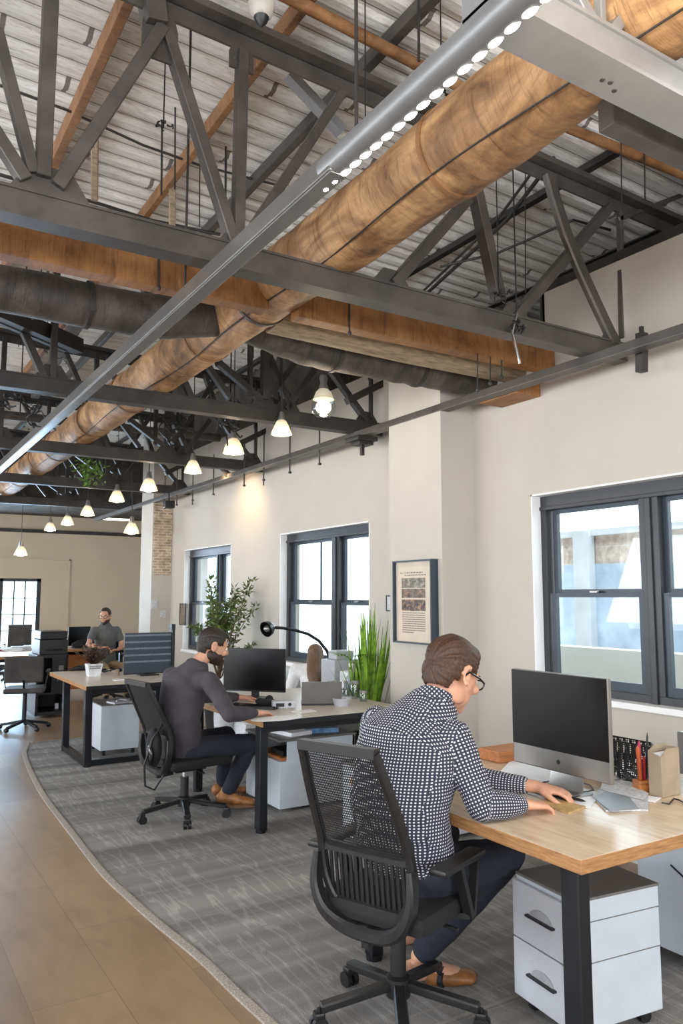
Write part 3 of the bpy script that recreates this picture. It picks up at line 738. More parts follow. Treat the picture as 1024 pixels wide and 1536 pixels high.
# ------------------------------------------------------------------ pendants
def pendant(name, p, s, label, glow=True, cord_to=None, group='bell-shaped pendant lamps in a row'):
    x, y, z = p
    t = thing(name, (x, y, z), label, 'pendant lamp', group)
    b = MB(); prof = [(.030, .13), (.045, .115), (.062, .08), (.078, .045), (.092, .0), (.088, .0), (.074, .045), (.058, .08), (.040, .112)]
    b.lathe([(r*s, h*s) for r, h in prof], p, 24); put(b, 'lamp_shade', 'lamp_shade', t, smooth=True)
    b = MB(); b.lathe([(.001, .2*s), (.022*s, .2*s), (.026*s, .17*s), (.034*s, .13*s), (.03*s, .11*s), (.001, .11*s)], p, 16); put(b, 'socket', 'alu', t, smooth=True)
    b = MB(); b.ell((x, y, z+.025*s), (.066*s, .066*s, .04*s), seg=16); put(b, 'bulb', 'lamp_glow', t, smooth=True)
    b = MB(); b.cyl((x, y, z+.19*s), (x, y, roofz(x)-.0 if cord_to is None else cord_to), .005, 6); put(b, 'cord', 'steel_dark', t)
    return t
X = 2.9
row = [((422, 652), 'pendant lamp hanging directly under the second truss, right of the pair'), ((350, 680), 'pendant lamp hanging in front of the third truss near its wall end'), ((289, 709), 'pendant lamp just below the third truss, fifth from the left of the row'), ((223, 736), 'pendant lamp on a long cord just left of the brick column'), ((175, 752), 'pendant lamp on a long cord right of the hanging creeper'), ((131, 773), 'pendant lamp third from the far end of the row'), ((101, 787), 'pendant lamp second from the far end of the row'), ((75, 796), 'farthest pendant lamp of the row')]
for (px, py), lab in row:
    p = onX(px, py, X); s = {422: .95, 350: 1.1, 289: 1.0}.get(px, 1.15)
    pendant('pendant_lamp', p, s, lab)
    light('POINT', 'pendant_light', p+V((0, 0, .0)), 11, (1, .78, .52), .05)
pendant('pendant_lamp', onX(197, 800, 3.3), 1.2, 'lone pendant lamp hanging lower beside the brick column, in front of the bulkhead')
p = onY(31, 833, 15.2); pendant('pendant_lamp', p, 1.3, 'lowest pendant lamp, hanging alone near the gridded window at far left', cord_to=3.22)
# big near globe lamp
p = onX(485, 612, 2.75)
t = thing('globe_lamp', p, 'large clear glass globe lamp hanging in front of the second truss', 'pendant lamp')
x, y, z = p
b = MB(); b.lathe([(.028, .14), (.05, .12), (.078, .06), (.088, .0), (.08, -.035), (.055, -.06), (.001, -.066)], p, 28); put(b, 'glass_globe', 'clear_glass', t, smooth=True)
b = MB(); b.ell((x, y, z+.005), (.055, .055, .048), seg=20); put(b, 'bulb', 'lamp_glow', t, smooth=True)
b = MB(); b.lathe([(.03, .14), (.055, .115), (.077, .06), (.072, .06), (.05, .11)], p, 24); put(b, 'shade_collar', 'lamp_shade', t, smooth=True)
b = MB(); b.lathe([(.001, .24), (.02, .24), (.03, .22), (.022, .18), (.034, .15), (.034, .13), (.001, .13)], p, 16); put(b, 'socket', 'alu', t, smooth=True)
b = MB(); b.cyl((x, y, z+.23), (x, y, roofz(x)), .006, 6); put(b, 'cord', 'steel_dark', t)
light('POINT', 'globe_light', (x, y, z-.09), 10, (1, .8, .55), .06)
# lamp hanging at top
p = onZ(392, 22, 3.62); x, y, z = p
t = thing('bulb_lamp', p, 'small glass lamp hanging from the roof at the very top of the picture', 'lamp')
b = MB(); b.lathe([(.02, .13), (.042, .10), (.048, .04), (.038, .0), (.02, -.02), (.001, -.024)], p, 20); put(b, 'glass_shade', 'lamp_shade', t, smooth=True)
b = MB(); b.lathe([(.001, .02), (.018, .0), (.028, -.012), (.02, -.03), (.001, -.05)], p, 16); put(b, 'cap', 'black_plastic', t, smooth=True)
b = MB(); b.cyl((x, y, z+.12), (x, y, roofz(x)), .006, 6); put(b, 'stem', 'steel_dark', t)
# wall washer
pw = onX(376, 752, WX)
t = thing('wall_spotlight', (3.58, pw.y, 3.0), 'small dark spotlight on the rail throwing a warm pool on the wall', 'spotlight')
b = MB(); b.tube([(3.58, pw.y, 3.06), (3.66, pw.y, 2.98)], [.03, .042], 14); put(b, 'spot_head', 'steel_dark', t, smooth=True)
light('SPOT', 'wall_spot', (3.55, pw.y, 2.97), 30, (1, .70, .38), .12, target=(3.96, pw.y+.05, 2.66), spot=120)
# ------------------------------------------------------------------ conduits, cables, clutter between the trusses
def pipe(name, pts, r, m, lab, cat='pipe', seg=8):
    b = MB(); b.tube(pts, r, seg); return put(b, name, m, smooth=True, label=lab, cat=cat)
Z = 4.3
pipe('conduit', [onZ(0, 128, Z), onZ(100, 165, Z), onZ(215, 218, Z), onZ(300, 248, Z), onZ(425, 280, Z)], .008, 'steel_dark', 'thin conduit crossing the deck between the first truss and its hanging rods', 'conduit')
pipe('conduit', [onZ(0, 262, 4.2), onZ(150, 306, 4.2), onZ(225, 330, 4.2), onZ(330, 352, 4.2)], .012, 'steel_dark', 'black conduit low behind the first truss web at upper left', 'conduit')
pipe('conduit', [onZ(660, 400, 4.1), onZ(745, 380, 4.1), onZ(860, 330, 4.1), onZ(915, 345, 4.1)], .010, 'steel_dark', 'bundled black conduit crossing right of the wrapped duct', 'conduit')
pipe('conduit', [onZ(830, 237, 4.15), onZ(760, 330, 4.15), onZ(640, 440, 4.15)], .014, 'steel_dark', 'diagonal conduit beside the wide web of the first truss', 'conduit')
pipe('conduit', [onZ(815, 235, 4.15), onZ(745, 330, 4.15), onZ(600, 470, 4.15)], .010, 'steel_dark', 'thinner diagonal conduit left of its twin near the wide web', 'conduit')
for i, (px, y0, y1, zt_, r, lab) in enumerate(((628, 0, 92, 4.2, .007, 'thin hanging rod at top centre between light bar and purlin'), (788, 260, 440, 4.2, .004, 'thin vertical wire between the two right webs of the first truss'), (932, 165, 305, 4.2, .004, 'thin vertical wire at the right below the pale truss'), (144, 205, 300, 4.25, .012, 'pale short hanging post at upper left'), (262, 190, 340, 4.25, .005, 'thin wire hanging near the orange purlin at upper left'), (242, 220, 292, 4.2, .006, 'short dark rod hanging right of the left diagonal'), (299, 262, 340, 4.2, .004, 'thin wire hanging beside the long diagonal of the first truss'), (338, 255, 300, 4.2, .007, 'small dark dangling cable end beside the vertical post'), (967, 232, 300, 4.2, .005, 'thin hanging wire at the far right of the deck'))):
    q = onZ(px, y0, zt_); pl = q.y; p2 = onY(px, y1, pl)
    b = MB(); b.cyl((q.x, pl, roofz(q.x)), (p2.x, pl, p2.z), r, 6); put(b, 'hanging_rod', 'insulation' if px == 144 else 'steel_dark', label=lab, cat='rod')
# white stub posts of the roof in the upper left
for (px, y0, y1) in ((258, 285, 345), (141, 225, 300)):
    p = onY(px, y0, 3.9); q = onY(px, y1, 3.9); b = MB(); b.bar(p, q, .028, .028); put(b, 'hanging_stub', 'insulation', label='short whitewashed stub post behind the first truss, %s' % ('right of the orange purlin' if px == 258 else 'left of the orange purlin'), cat='post')
# pale brace at top
b = MB(); b.bar(onY(432, 112, 3.3), onY(512, 198, 3.3), .05, .06); put(b, 'pale_brace', 'steel_lit', label='pale grey diagonal brace ending above the light bar', cat='brace')
b = MB(); p = onZ(0, 468, 3.45); q = onZ(118, 520, 3.45); d = (q-p).normalized(); b.bar(p-d*1.5, q, .09, .11, (0, 0, 1)); b.bar(p-d*1.5+V((0, .07, -.03)), q-d*.12+V((0, .07, -.03)), .04, .06, (0, 0, 1)); put(b, 'cable_tray', 'steel_dark', label='dark cut-off cable tray hanging at the left edge above the second truss', cat='tray')
b = MB(); p = onZ(52, 592, 4.1); q = onZ(125, 470, 4.1); b.bar(p, q, .09, .1, (0, 0, 1)); put(b, 'diagonal_timber', 'dark_duct', label='weathered dark timber slanting behind the cut-off cable tray', cat='beam')
# tangle of cables
def tangle(c, rad, n, lab, m='black_plastic', r=.004, drop=.1):
    b = MB(); rnd = random.Random(int(c[0]*100))
    for k in range(n):
        p = V(c)+V((rnd.uniform(-rad, rad), rnd.uniform(-rad, rad)*.5, rnd.uniform(0, rad)))
        pts = [p]
        for j in range(7):
            pts.append(pts[-1]+V((rnd.uniform(-.5, .5), rnd.uniform(-.4, .4), rnd.uniform(-.5, .35)))*rad)
        sp = []
        for i in range(len(pts)-1):
            p0 = pts[max(i-1, 0)]; p1 = pts[i]; p2 = pts[i+1]; p3 = pts[min(i+2, len(pts)-1)]
            for k_ in range(4):
                t_ = k_/4; sp.append(.5*((2*p1)+(p2-p0)*t_+(2*p0-5*p1+4*p2-p3)*t_*t_+(3*p1-p0-3*p2+p3)*t_**3))
        b.tube(sp, r, 5)
    b.cyl(V(c), (c[0], c[1], roofz(c[0])-.012), r*.8, 5)
    return put(b, 'cable_tangle', m, smooth=True, label=lab, cat='cable')
tangle(onY(775, 495, 2.98), .035, 9, 'black cable knot with shiny wrapping hanging from the first truss chord', r=.005)
tangle(onY(748, 445, 3.03), .035, 5, 'small cable knot on the wide web above the first truss chord')
tangle(onZ(60, 455, 3.25), .09, 6, 'frayed cables hanging below the dark duct at the left', r=.004)
tangle(onZ(70, 520, 3.7), .12, 8, 'loose dark cables around the cut-off cable tray')
tangle(onY(345, 630, 6.3), .16, 8, 'thick tangle of cables between the second and third trusses', r=.008)
tangle(onY(265, 640, 7.2), .12, 7, 'tangle of cables beside the wrapped duct before the third truss', r=.008)
tangle(onY(420, 610, 6.2), .15, 8, 'loose cables behind the second truss near the globe lamp', r=.006)
tangle(onY(245, 192, 3.2), .03, 4, 'small cable end dangling from the deck right of the left diagonal')
tangle(onY(548, 225, 2.7), .03, 5, 'cable end hanging beside the light bar above the wrapped duct')
tangle(onY(662, 130, 2.2), .025, 5, 'cable clamp hanging just right of the light bar near the top')
tangle(onY(30, 620, 6.3), .15, 7, 'cables gathered behind the second truss at the left edge', r=.006)
pipe('foil_wire', [onY(775, 470, 2.97), onY(768, 500, 2.96), onY(780, 545, 2.96)], .007, 'chrome', 'shiny foil-wrapped wire dangling in front of the timber beam', 'cable')
for px, y0, y1 in ((524, 452, 500), (716, 530, 585), (735, 535, 575), (752, 540, 565), (238, 385, 432)):
    p = onY(px, y0, 3.614); q = onY(px, y1, 3.614); b = MB(); b.cyl(p, q, .005, 6); b.ell(q, (.012, .012, .015), seg=8); put(b, 'wire_end', 'steel_dark', label='short wire end hanging by the timber beam, %s' % {524: 'right of the wrapped duct', 716: 'near the bearer block, longest of three', 735: 'near the bearer block, middle of three', 752: 'near the bearer block, rightmost of three', 238: 'left of the light bar'}[px], cat='cable')
# dark service pipes far back
for i, (y, z, r) in enumerate(((9.3, 3.55, .05), (11.4, 3.62, .08), (13.6, 3.6, .07), (14.3, 3.7, .1))):
    pipe('service_pipe', [(-4.8, y, z), (3.9, y, z+.05)], r, 'dark_duct', 'dark service pipe crossing high, ' + ['between third and fourth trusses', 'between fourth and farthest trusses', 'just behind the farthest truss', 'tight against the back bulkhead', 'between second and third trusses'][i], seg=12)
b = MB(); p = onY(172, 779, 14.875); b.cyl(p+V((-.35, 0, 0)), p+V((.35, 0, 0)), .02, 10); 
t = put(b, 'tube_light', 'tube_glow', smooth=True, label='short glowing tube light on the face of the back bulkhead', cat='light fixture')
# creeper
b = MB(); c = onY(135, 706, 8.2); rnd = random.Random(4)
for k in range(150):
    p = c+V((rnd.gauss(0, .07), rnd.gauss(0, .06), rnd.gauss(0, .07))); a = V((rnd.uniform(-1, 1), rnd.uniform(-1, 1), rnd.uniform(-1, .4))).normalized(); s_ = a.orthogonal().normalized()
    b.quad(p, p+a*.03+s_*.014, p+a*.06, p+a*.03-s_*.014)
cr_ = put(b, 'hanging_creeper', 'ivy', label='small green creeper hanging from the far ceiling left of the pendants', cat='plant')
# ================================================================== FURNITURE
def two_mat(o, top, side):
    me = o.data; me.materials.clear(); me.materials.append(MATS[top]); me.materials.append(MATS[side]); me.materials.append(MATS['black_metal'])
    for p in me.polygons: p.material_index = 0 if p.normal.z > .9 else (2 if p.normal.y < -.9 and top == 'desk_glare_pale' else 1)
def desk(name, x0, x1, y0, y1, z, th, legs, label, group, side='desk_edge', apron=True, topm='desk_top'):
    t = thing(name, ((x0+x1)/2, (y0+y1)/2, 0), label, 'desk', group)
    b = MB(); b.box((x0, y0, z-th), (x1, y1, z), .003); two_mat(put(b, 'desktop', 'desk_wood', t), topm, side)
    for lg in legs:
        (lx, ly_, w, d) = lg[:4]; ox = lg[4] if len(lg) > 4 else 0
        b = MB(); b.bar((lx, ly_, z-th), (lx+ox, ly_, .02), w, d, (0, 1, 0), .004); b.cyl((lx+ox, ly_, 0), (lx+ox, ly_, .03), .035, 14); put(b, 'leg', 'black_metal', t)
    if apron:
        for ya in (y0+.10, y1-.14): b = MB(); b.box((x0+.06, ya, z-th-.05), (x1-.06, ya+.04, z-th)); put(b, 'frame_rail', 'black_metal', t)
    return t
desk('office_desk', 1.945, 3.64, 1.735, 3.06, .74, .045, [(2.02, 1.83, .055, .075), (1.975, 2.92, .06, .06), (3.5, 1.85, .05, .07), (3.5, 2.95, .05, .07)], 'pale wood-topped desk nearest the camera with a thick wooden edge', 'black-legged wooden desks', apron=False)
desk('office_desk', 2.29, 3.48, 4.66, 6.2, .74, .04, [(2.35, 4.80, .06, .075), (2.4, 6.05, .06, .06), (3.4, 4.82, .06, .06), (3.4, 6.05, .06, .06)], 'middle desk holding a black monitor and a dark laptop', 'black-legged wooden desks', topm='desk_glare_pale')
d3 = desk('office_desk', 1.81, 2.95, 7.3, 8.88, .74, .04, [(1.86, 7.42, .065, .06, .01), (1.86, 8.3, .065, .06, .01), (2.45, 7.48, .065, .06, 0), (2.88, 8.5, .06, .06)], 'left desk with a potted dry plant and a monitor showing lines', 'black-legged wooden desks', topm='desk_glare_pale')
b = MB(); b.box((1.84, 7.42, .01), (1.90, 8.3, .06)); b.box((1.87, 7.42, .01), (2.45, 7.50, .06)); put(b, 'floor_bar', 'black_metal', d3)
desk('office_desk', 1.15, 2.35, 11.5, 12.9, .74, .04, [(1.2, 11.6, .06, .06), (2.3, 11.6, .06, .06), (1.2, 12.8, .06, .06), (2.3, 12.8, .06, .06)], 'far left desk heaped with papers behind the clear chair', 'black-legged wooden desks')
d5 = desk('office_desk', 2.4, 4.1, 12.5, 13.9, .74, .04, [(2.45, 12.6, .06, .06), (4.0, 12.6, .06, .06), (2.45, 13.8, .06, .06), (4.0, 13.8, .06, .06)], 'farthest desk with a brown wooden front panel', 'black-legged wooden desks')
b = MB(); b.box((2.5, 12.6, .12), (3.35, 12.63, .69)); put(b, 'front_panel', 'box_wood', d5)
# pedestals ---------------------------------------------------------
def pedestal(c, w, d, h, rz, label, handles=True, top='grey_top', zb=.055, name='drawer_pedestal', nd=2):
    """front (drawers) looks along local -x; w along y, d along x"""
    t = thing(name, c, label, 'cabinet', 'white drawer pedestals', rz)
    b = MB(); b.box((-d/2+.006, -w/2, zb), (d/2, w/2, h-.008), .005); put(b, 'body', 'white_side', t, local=True)
    b = MB(); b.box((-d/2+.004, -w/2-.002, h-.01), (d/2+.002, w/2+.002, h), .002); put(b, 'top_panel', top, t, local=True)
    if handles:
        hh = (h-.02-zb)/nd
        for k in range(nd):
            z0 = zb+hh*k+.003; z1 = zb+hh*(k+1)-.003
            b = MB(); b.box((-d/2-.014, -w/2+.002, z0), (-d/2+.006, w/2-.002, z1), .003); dr = put(b, 'drawer', 'white_metal', t, local=True)
            zc = z1-.10
            b = MB(); b.box((-d/2-.03, -.075, zc-.006), (-d/2-.012, .075, zc+.002), .002)
            put(b, 'handle', 'black_plastic', dr, local=True)
            b = MB(); n_ = 14; pts = [(-d/2-.0155, -.06*math.cos(math.pi*i/n_), zc+.035*math.sin(math.pi*i/n_)) for i in range(n_+1)]; b.poly(pts, (-.002, 0, 0)); put(b, 'finger_recess', 'recess_grey', dr, local=True)
    # grooves on the side panel
    b = MB(); s = -w/2-.001
    b.box((-d/2+.05, s-.0008, zb+.01), (-d/2+.053, s+.001, h-.08)); b.box((-d/2+.05, s-.0008, h-.083), (d/2, s+.001, h-.08)); b.box((-d/2+.05, s-.0008, zb+(h-zb)*.5), (d/2, s+.001, zb+(h-zb)*.5+.003)); put(b, 'panel_groove', 'grey_top', t, local=True)
    for sx, sy in ((-1, -1), (-1, 1), (1, -1), (1, 1)):
        b = MB(); b.cyl((sx*(d/2-.05)-.0, sy*(w/2-.045)-.012, .026), (sx*(d/2-.05), sy*(w/2-.045)+.012, .026), .026, 14); b.box((sx*(d/2-.05)-.012, sy*(w/2-.045)-.015, .03), (sx*(d/2-.05)+.012, sy*(w/2-.045)+.015, zb+.002)); put(b, 'caster', 'black_plastic', t, local=True)
    return t
pedestal((2.40, 2.125, 0), .33, .40, .495, R(-6), 'white two-drawer pedestal on casters under the nearest desk')
p2 = pedestal((3.24, 2.12, 0), .5, .46, .56, R(0), 'white cabinet with a cable in front at the right edge of the picture', handles=False, nd=2)
b = MB(); P = [(2.99, 2.18, .42), (2.98, 2.0, .33), (2.99, 1.86, .22), (3.02, 1.84, .12), (3.1, 1.82, .012), (3.3, 1.8, .012)]; b.tube(P, .004, 6)
put(b, 'power_cable', 'black_plastic', smooth=True, label='thin black cable looping down in front of the right cabinet', cat='cable')
pc = thing('open_shelf_cabinet', (2.98, 5.42, 0), 'white low cabinet with an open dark recess under the middle desk', 'cabinet')
b = MB(); b.box((2.66, 5.13, .03), (3.3, 5.7, .36), .004); b.box((2.72, 5.13, .36), (3.3, 5.145, .5), .002); b.box((2.66, 5.68, .36), (3.3, 5.7, .5)); b.box((3.28, 5.13, .36), (3.3, 5.7, .5)); put(b, 'body', 'white_side', pc)
b = MB(); b.box((2.65, 5.12, .5), (3.31, 5.71, .515), .003); put(b, 'top_panel', 'grey_top', pc)
b = MB(); b.box((2.69, 5.16, .361), (3.2, 5.6, .38)); put(b, 'shelf_board', 'box_wood', pc)
for i, (x, y, w, d, z0, h, m, lb, r) in enumerate(((2.86, 5.34, .2, .26, .515, .03, 'paper', 'stack of white papers on the low cabinet under the middle desk', 10), (3.1, 5.33, .26, .2, .515, .035, 'blue_folder', 'pale blue plastic folder lying on the low cabinet', -15), (3.05, 5.5, .16, .06, .515, .09, 'teal', 'teal box standing on the low cabinet under the middle desk', 0), (2.78, 5.55, .16, .1, .515, .07, 'paper_grey', 'grey document box at the back left of the low cabinet', 0))):
    b = MB(); b.box((x-w/2, y-d/2, z0), (x+w/2, y+d/2, z0+h), .003, R(r)); put(b, ('paper_stack', 'folder', 'teal_box', 'document_box')[i], m, label=lb, cat=('paper', 'folder', 'box', 'box')[i])
b = MB(); b.box((2.72, 5.2, .381), (2.95, 5.4, .42), .004); put(b, 'shelf_books', 'black_plastic', label='dark flat case in the recess of the low cabinet', cat='case')
sb = thing('sideboard', (3.3, 4.2, 0), 'grey-topped low sideboard behind the checked-shirt man, before the pillar', 'cabinet')
b = MB(); b.box((2.75, 4.0, .03), (3.6, 4.42, .47), .005); put(b, 'body', 'white_side', sb)
b = MB(); b.box((2.74, 3.99, .47), (3.61, 4.43, .49), .003); put(b, 'top_panel', 'grey_top', sb)
pc3 = pedestal((2.28, 8.06, 0), .38, .5, .49, R(90), 'white pedestal standing on the floor bar under the left desk', handles=False)
b = MB(); b.box((2.2, 7.85, .49), (2.42, 8.02, .505), .002, R(12)); b.tube([(2.26, 7.9, .51), (2.3, 7.93, .525), (2.36, 7.9, .515), (2.4, 7.94, .52)], .008, 6); put(b, 'crumpled_paper', 'paper_grey', label='crumpled paper on top of the pedestal under the left desk', cat='paper')
# task chair ---------------------------------------------------------
def backx(z): return -.19-.05*max(0, (z-.45))/.2*.5-.13*max(0, z-.66)/.4
def make_chair(label, group, arms=True, solid=False, star=0):
    t = thing('task_chair', (0, 0, 0), label, 'office chair', group)
    out = [(.155, 1.03), (.176, .86), (.188, .68), (.19, .59), (.178, .52), (.142, .455), (.08, .432), (0, .427)]
    full = [(y, z) for y, z in out] + [(-y, z) for y, z in out[-2::-1]]
    b = MB(); pts = [V((backx(z), y, z)) for y, z in full]
    def sp(P, closed=False):
        o_ = []
        for i in range(len(P)-1):
            p0 = P[max(i-1, 0)]; p1 = P[i]; p2 = P[i+1]; p3 = P[min(i+2, len(P)-1)]
            for k in range(4):
                q = k/4; o_.append(.5*((2*p1)+(p2-p0)*q+(2*p0-5*p1+4*p2-p3)*q*q+(3*p1-p0-3*p2+p3)*q**3))
        o_.append(P[-1]); return o_
    S = sp(pts)
    b.ribbon(S, (1, 0, 0), .03, .034)
    a, c = S[0]+V((0, .008, 0)), S[-1]-V((0, .008, 0)); b.bar(a, c, .034, .034, (1, 0, 0))
    put(b, 'back_frame', 'black_plastic', t, local=True)
    # crossbar
    b = MB(); b.bar((backx(.635), .195, .645), (backx(.635), -.195, .645), .035, .018, (1, 0, 0)); put(b, 'crossbar', 'black_plastic', t, local=True)
    # mesh panel
    def halfw(z):
        for (y0, z0), (y1, z1) in zip(out, out[1:]):
            if z1 <= z <= z0: return y1+(y0-y1)*(z-z1)/(z0-z1)
        return out[0][0]
    b = MB(); rows = []
    N = 16
    for i in range(N+1):
        z = 1.03-(1.03-.645)*i/N; w = halfw(z)
        rows.append([b.bm.verts.new((backx(z)-.004+.02*(1-(k/6-1)**2)*-.6, w*(k/6-1), z)) for k in range(13)])
    b.skin(rows, False, False); put(b, 'mesh_panel', 'black_fabric' if solid else 'mesh_fabric', t, smooth=True, local=True)
    for k in range(17):
        y = -.176+.022*k; w_ = abs(y); zlo = next((z1+(z0-z1)*max(0, min(1, (y1-w_)/(y1-y0-1e-9))) for (y0, z0), (y1, z1) in zip(out[3:], out[4:]) if y1 <= w_ <= y0), .43)
        b = MB(); b.bar((backx(zlo)-.0, y, zlo), (backx(.64), y, .64), .012 if not solid else .03, .006, (1, 0, 0)); put(b, 'lumbar_slat', 'black_plastic', t, local=True)
    # outer bow
    b = MB(); bow = sp([V((-.225, .198, .62)), V((-.235, .204, .52)), V((-.235, .17, .435)), V((-.22, .10, .385)), V((-.21, 0, .37)), V((-.22, -.10, .385)), V((-.235, -.17, .435)), V((-.235, -.204, .52)), V((-.225, -.198, .62))])
    n = len(bow)
    b.ribbon(bow, (1, 0, 0), [.022+.03*math.sin(math.pi*i/(n-1)) for i in range(n)], .05)
    put(b, 'lumbar_bow', 'black_plastic', t, smooth=True, local=True)
    b = MB(); b.box((-.215, -.235, .395), (.25, .235, .47), .034); put(b, 'seat', 'black_fabric', t, smooth=True, local=True)
    b = MB(); b.box((-.12, -.1, .355), (.12, .1, .4), .01); b.bar((-.1, 0, .37), (-.22, 0, .36), .08, .03, (0, 1, 0)); b.cyl((.02, -.14, .37), (.02, -.24, .365), .007); put(b, 'mechanism', 'black_plastic', t, local=True)
    if arms:
        for s in (1, -1):
            b = MB(); b.box((-.17, s*.265-.035, .60), (.14, s*.265+.035, .625), .011); ar = put(b, 'armrest', 'black_plastic', t, smooth=True, local=True)
            b = MB(); b.bar((-.02, s*.265, .605), (.07, s*.262, .40), .022, .034, (0, 1, 0)); b.bar((.12, s*.265, .605), (.085, s*.262, .40), .018, .03, (0, 1, 0)); b.bar((.075, s*.265, .405), (.05, s*.1, .385), .04, .02, (0, 0, 1)); put(b, 'arm_support', 'black_plastic', ar, local=True)
    b = MB(); b.cyl((0, 0, .14), (0, 0, .30), .03, 18); put(b, 'column_shroud', 'black_plastic', t, smooth=True, local=True)
    b = MB(); b.cyl((0, 0, .28), (0, 0, .36), .016, 16); put(b, 'gas_lift', 'chrome', t, smooth=True, local=True)
    b = MB(); b.lathe([(.001, .085), (.045, .085), (.045, .15), (.032, .16), (.001, .16)], (0, 0, 0), 18); put(b, 'hub', 'black_plastic', t, smooth=True, local=True)
    for k in range(5):
        a = star+k*2*math.pi/5; c, s = math.cos(a), math.sin(a)
        b = MB(); b.bar((c*.03, s*.03, .125), (c*.30, s*.30, .085), .045, .03, (0, 0, 1), .006); put(b, 'base_spoke', 'black_plastic', t, local=True)
        b = MB(); pc_ = V((c*.305, s*.305, .03)); tv = V((-s, c, 0))
        for o_ in (-1, 1): b.cyl(pc_+tv*(o_*.006), pc_+tv*(o_*.026), .03, 16)
        b.cyl(pc_, pc_+V((0, 0, .055)), .008); b.box(pc_+V((-.02, -.02, .012)), pc_+V((.02, .02, .045)), .008, a); put(b, 'caster', 'black_plastic', t, local=True)
    return t
CH1 = make_chair('black mesh-backed task chair nearest the camera, under the man in the dotted shirt', 'black task chairs', star=R(0))
CH1.location = (1.785, 2.48, .0); CH1.rotation_euler = (0, 0, R(22))
CH2 = make_chair('black task chair under the bearded man in the dark sweater', 'black task chairs', arms=False, solid=True, star=R(30))
CH2.location = (2.05, 5.42, 0); CH2.rotation_euler = (0, 0, R(8)); CH2.scale = (1.0, 1, .93)
# far office chairs
def simple_chair(c, rz, label, back='black_fabric', frame='black_plastic', h=.98, name='office_chair'):
    t = thing(name, c, label, 'office chair', None, rz)
    b = MB(); b.box((-.22, -.22, .43), (.22, .22, .49), .02); put(b, 'seat', back, t, local=True)
    b = MB(); b.box((-.27, -.21, .56), (-.235, .21, h), .014, 0, Matrix.Rotation(R(-6), 4, 'Y')); put(b, 'backrest', back, t, local=True)
    b = MB(); b.bar((-.25, 0, .6), (-.1, 0, .42), .05, .02, (0, 1, 0)); b.cyl((0, 0, .1), (0, 0, .44), .025)
    for k in range(5): a = k*1.2566; b.bar((0, 0, .1), (math.cos(a)*.27, math.sin(a)*.27, .05), .03, .03, (0, 0, 1)); b.ell((math.cos(a)*.28, math.sin(a)*.28, .028), (.03, .03, .028), seg=8)
    put(b, 'base', frame, t, local=True)
    for s in (1, -1):
        b = MB(); b.box((-.15, s*.25-.02, .66), (.12, s*.25+.02, .685), .006); b.bar((0, s*.25, .66), (0, s*.21, .45), .03, .015, (0, 1, 0)); put(b, 'armrest', frame, t, local=True)
    return t
p = onZ(33, 966, .74); simple_chair((2.62, 15.6, 0), R(-100), 'dark office chair standing against the gridded window at far left', h=1.02, frame='steel_dark', back='steel_dark')
simple_chair((1.75, 9.9, 0), R(75), 'dark grey-backed chair at the left edge beside the black printer', back='steel_dark', frame='black_metal', h=.86)
simple_chair((3.25, 12.0, 0), R(-100), 'black office chair under the man by the far desk', h=.9)
# printer on its stand
t = thing('printer_stand', (2.2, 10.9, 0), 'black pedestal trolley carrying the printer at the left', 'cabinet')
b = MB(); b.box((2.0, 10.6, .06), (2.03, 11.2, .78)); b.box((2.36, 10.6, .06), (2.39, 11.2, .78)); b.box((2.0, 11.17, .06), (2.39, 11.2, .78)); b.box((2.0, 10.6, .76), (2.39, 11.2, .80), .004); b.box((2.0, 10.6, .04), (2.39, 11.2, .08)); b.box((2.03, 10.6, .3), (2.36, 11.2, .32)); b.box((2.19, 10.6, .32), (2.37, 10.62, .76)); put(b, 'body', 'black_plastic', t)
b = MB(); b.box((2.27, 10.59, .6), (2.33, 10.6, .66)); put(b, 'badge', 'alu', t)
b = MB(); b.box((2.3, 10.85, .08), (2.34, 10.9, .15)); put(b, 'tissue_pack', 'paper', label='small white pack at the foot of the printer trolley', cat='box')
t = thing('printer', (2.2, 10.9, .8), 'black boxy printer on its trolley before the far desks', 'printer')
b = MB(); b.box((2.03, 10.62, .80), (2.38, 11.15, .99), .01); put(b, 'body', 'black_plastic', t)
b = MB(); b.box((2.035, 10.63, .995), (2.375, 11.14, 1.1), .012); put(b, 'lid', 'black_metal', t)
b = MB(); b.box((2.1, 10.55, .86), (2.3, 10.64, .875)); put(b, 'paper_tray', 'black_gloss', t)
